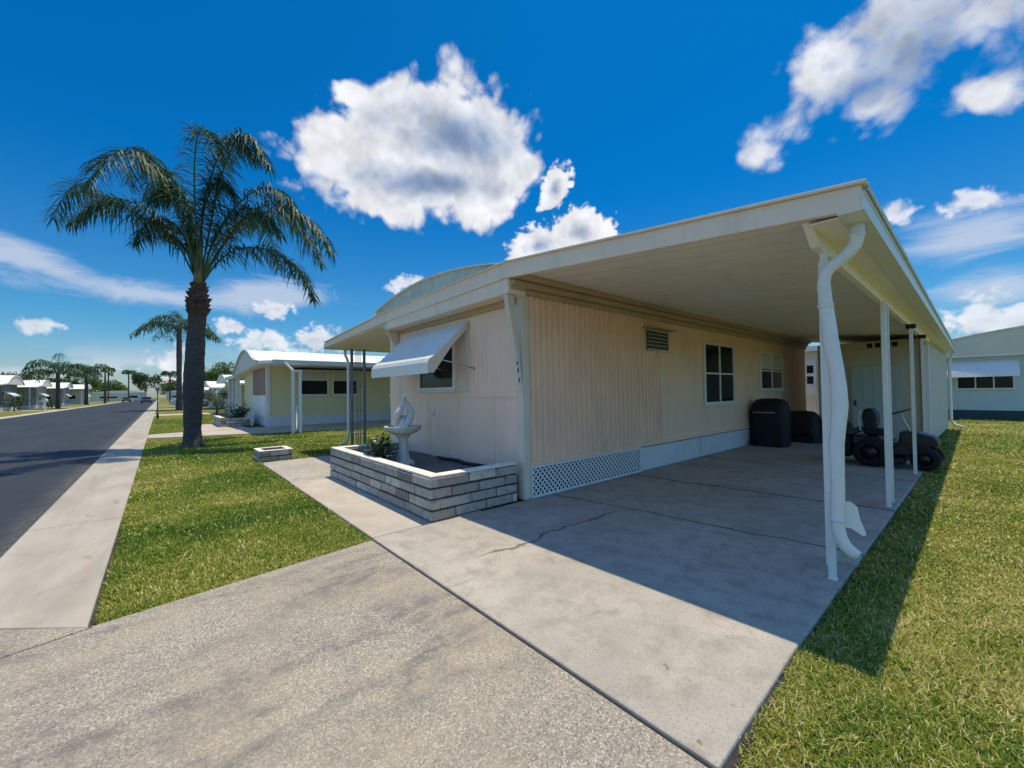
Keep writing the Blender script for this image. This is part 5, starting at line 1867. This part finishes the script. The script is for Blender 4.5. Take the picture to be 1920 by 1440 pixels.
tree('dark rounded tree behind the left palm across the street', -122, -31, 8.2, 5.5, 31)
tree('dark tree between the two palms across the street', -140, -31, 10.5, 6.5, 32)
tree('olive tree just left of the utility pole across the street', -160, -26, 9.0, 6.0, 33, 'lightleaf')
tree('low dark tree behind the grey home across the street', -108, -30, 6.6, 4.2, 34)
tree('small dark tree above the nearest roof across the street', -118, -44, 8.0, 5.0, 35)
tree('bright green tree on the near side far down the street', -112, 8.0, 7.4, 4.0, 36, 'lightleaf', 2600)
tree('tall green tree behind the second palm on the near side', -128, 14.0, 10.0, 5.0, 37, 'lightleaf', 2600)
for i, (x_, y_, h_, lab, mt_) in enumerate((
        (-232, -32, 9, 'leftmost dark tree of the row closing the street', 'leaf'), (-240, -24, 10, 'second tree from the left in the row closing the street', 'lightleaf'),
        (-246, -15, 9, 'yellowish tree in the middle of the row closing the street', 'lightleaf'), (-250, -5, 12, 'tallest dark tree in the row closing the street', 'leaf'),
        (-246, 4, 8.5, 'bright tree right of the tallest in the row closing the street', 'lightleaf'), (-240, 14, 9.5, 'rightmost tree of the row closing the street', 'leaf'))):
    tree(lab, x_, y_, h_, 6.5, 40 + i, mt_, 2000, 1.0, group='trees closing the street')
tree('dark round shrub in front of the small yellow home', -37.5, 3.2, 1.9, 1.15, 51, 'leaf', 900, 0.16, 'shrub', 'shrub', 'shrubs by the homes', 0.06, 0.1)
tree('low shrub under the white front panel of the yellow home', -23.4, 2.75, 0.95, 0.75, 52, 'leaf', 700, 0.11, 'shrub', 'shrub', 'shrubs by the homes', 0.04, 0.32)
tree('shrub below the carport across the street at the left edge', -72.5, -12.6, 1.7, 1.4, 53, 'leaf', 600, 0.2, 'shrub', 'shrub', 'shrubs by the homes', 0.06, 0.1)
tree('green shrub beside the left palm across the street', -86.5, -11.6, 1.5, 1.2, 54, 'lightleaf', 600, 0.2, 'shrub', 'shrub', 'shrubs by the homes', 0.06, 0.1)
tree('dark shrub against the yellow home wall behind its carport post', -20.3, 10.1, 1.0, 0.7, 55, 'leaf', 500, 0.12, 'shrub', 'shrub', 'shrubs by the homes', 0.04, 0.1)

# wheel-shaped garden ornament under the yellow home's front panel
wl = thing('garden_wheel', 'pale spoked garden wheel leaning below the front panel of the yellow home', 'ornament', (-22.0, 3.2, 0))
w = MB()
w.tube([(-22.0 + 0.36 * math.cos(a), 3.2, 0.38 + 0.36 * math.sin(a)) for a in np.linspace(0, 2 * math.pi, 28)], 0.03, 8)
w.build('rim', MT['greyw'], wl)
for k in range(4):
    w = MB()
    a = k * math.pi / 4
    w.bar((-22.0 - 0.34 * math.cos(a), 3.2, 0.38 - 0.34 * math.sin(a)), (-22.0 + 0.34 * math.cos(a), 3.2, 0.38 + 0.34 * math.sin(a)), 0.028, 0.02, (0, 1, 0))
    w.build('spoke', MT['greyw'], wl)

# ------------------------------------------------------------------ street furniture and cars
mb_ = thing('mailbox', 'wide pale mailbox on a post at the kerb across the street', 'mailbox', (-74.0, -10.5, 0))
w = MB()
w.box(-74.07, -73.93, -10.57, -10.43, 0.0, 0.98)
w.build('post', MT['white'], mb_)
w = MB()
prf = [(-0.2, 0.98), (0.2, 0.98), (0.2, 1.18)] + [(0.2 * math.cos(a), 1.18 + 0.2 * math.sin(a)) for a in np.linspace(0.2, math.pi - 0.2, 9)] + [(-0.2, 1.18)]
w.prism(prf, lambda p, q, a: (-74.0 + a, -10.5 + p, q), -0.55, 0.55)
w.build('box', MT['greyw'], mb_)

up_ = thing('utility_pole', 'tall dark wooden utility pole on the far side of the street', 'utility pole', (-141, -10.2, 0))
w = MB()
w.tube([(-141, -10.2, 0), (-141, -10.2, 8.9)], [0.26, 0.18], 10)
w.build('pole', MT['wood'], up_)
w = MB()
w.box(-141.1, -140.9, -11.2, -9.2, 8.3, 8.45)
w.build('cross_arm', MT['wood'], up_)

lp = thing('lamp_post', 'slim dark lamp post on the lawn edge along the near kerb', 'lamp post', (-34.8, -0.12, 0))
w = MB()
w.tube([(-34.8, -0.12, 0), (-34.8, -0.12, 0.3), (-34.8, -0.12, 0.32), (-34.8, -0.12, 1.75)], [0.07, 0.06, 0.035, 0.03], 10)
w.build('post', MT['blackp'], lp)
w = MB()
w.lathe([(0.03, 0), (0.09, 0.05), (0.12, 0.26), (0.14, 0.27), (0.02, 0.38)], (-34.8, -0.12, 1.74), 8, False)
w.build('lantern', MT['iron'], lp)


def car(label, x, y, rot, paint):
    root = thing('parked_car', label, 'car', (0, 0, 0), 'cars far down the street')
    side = [(-2.2, 0.30), (2.2, 0.30), (2.25, 0.62), (2.1, 0.82), (1.25, 0.95), (0.55, 1.42), (-1.15, 1.45), (-1.85, 1.0), (-2.2, 0.92), (-2.28, 0.55)]
    q = MB()
    q.prism(side, lambda p, z, a: (p, a * (1.0), z), -0.88, 0.88)
    q.build('body', paint, root, 0.08)
    for s_ in (-1, 1):
        q = MB()
        q.prism([(1.05, 0.97), (0.5, 1.36), (-1.1, 1.38), (-1.65, 0.99)], lambda p, z, a: (p, a, z), s_ * 0.875, s_ * 0.895)
        q.build('side_window', MT['glass'], root)
        q = MB()
        q.box(2.2, 2.27, s_ * 0.55, s_ * 0.82, 0.62, 0.76)
        q.build('headlight', MT['lampw'], root)
        q = MB()
        q.box(-2.29, -2.2, s_ * 0.55, s_ * 0.82, 0.70, 0.86)
        q.build('tail_light', MT['lampred'], root)
    q = MB()
    q.hexa([(1.28, -0.75, 0.97), (1.28, 0.75, 0.97), (1.24, 0.75, 0.94), (1.24, -0.75, 0.94)], [(0.62, -0.68, 1.40), (0.62, 0.68, 1.40), (0.58, 0.68, 1.38), (0.58, -0.68, 1.38)])
    q.build('windscreen', MT['glass'], root)
    for wx in (-1.35, 1.4):
        for s_ in (-1, 1):
            wheel(root, (wx, s_ * 0.80, 0.33), 0.33, 0.22)
    root.location = (x, y, 0)
    root.rotation_euler = (0, 0, rot)


car('dark car in the road near the right kerb far down the street', -128, -2.4, 0.0, MT['card'])
car('silver car on a near side drive half behind the second palm', -70, 3.2, math.pi / 2, MT['carw'])
car('distant dark car parked at the left kerb near the street end', -165, -7.4, 0.0, MT['card'])
car('silver car in the carport of the white home across the street', -111.5, -17.5, math.pi / 2, MT['carw'])
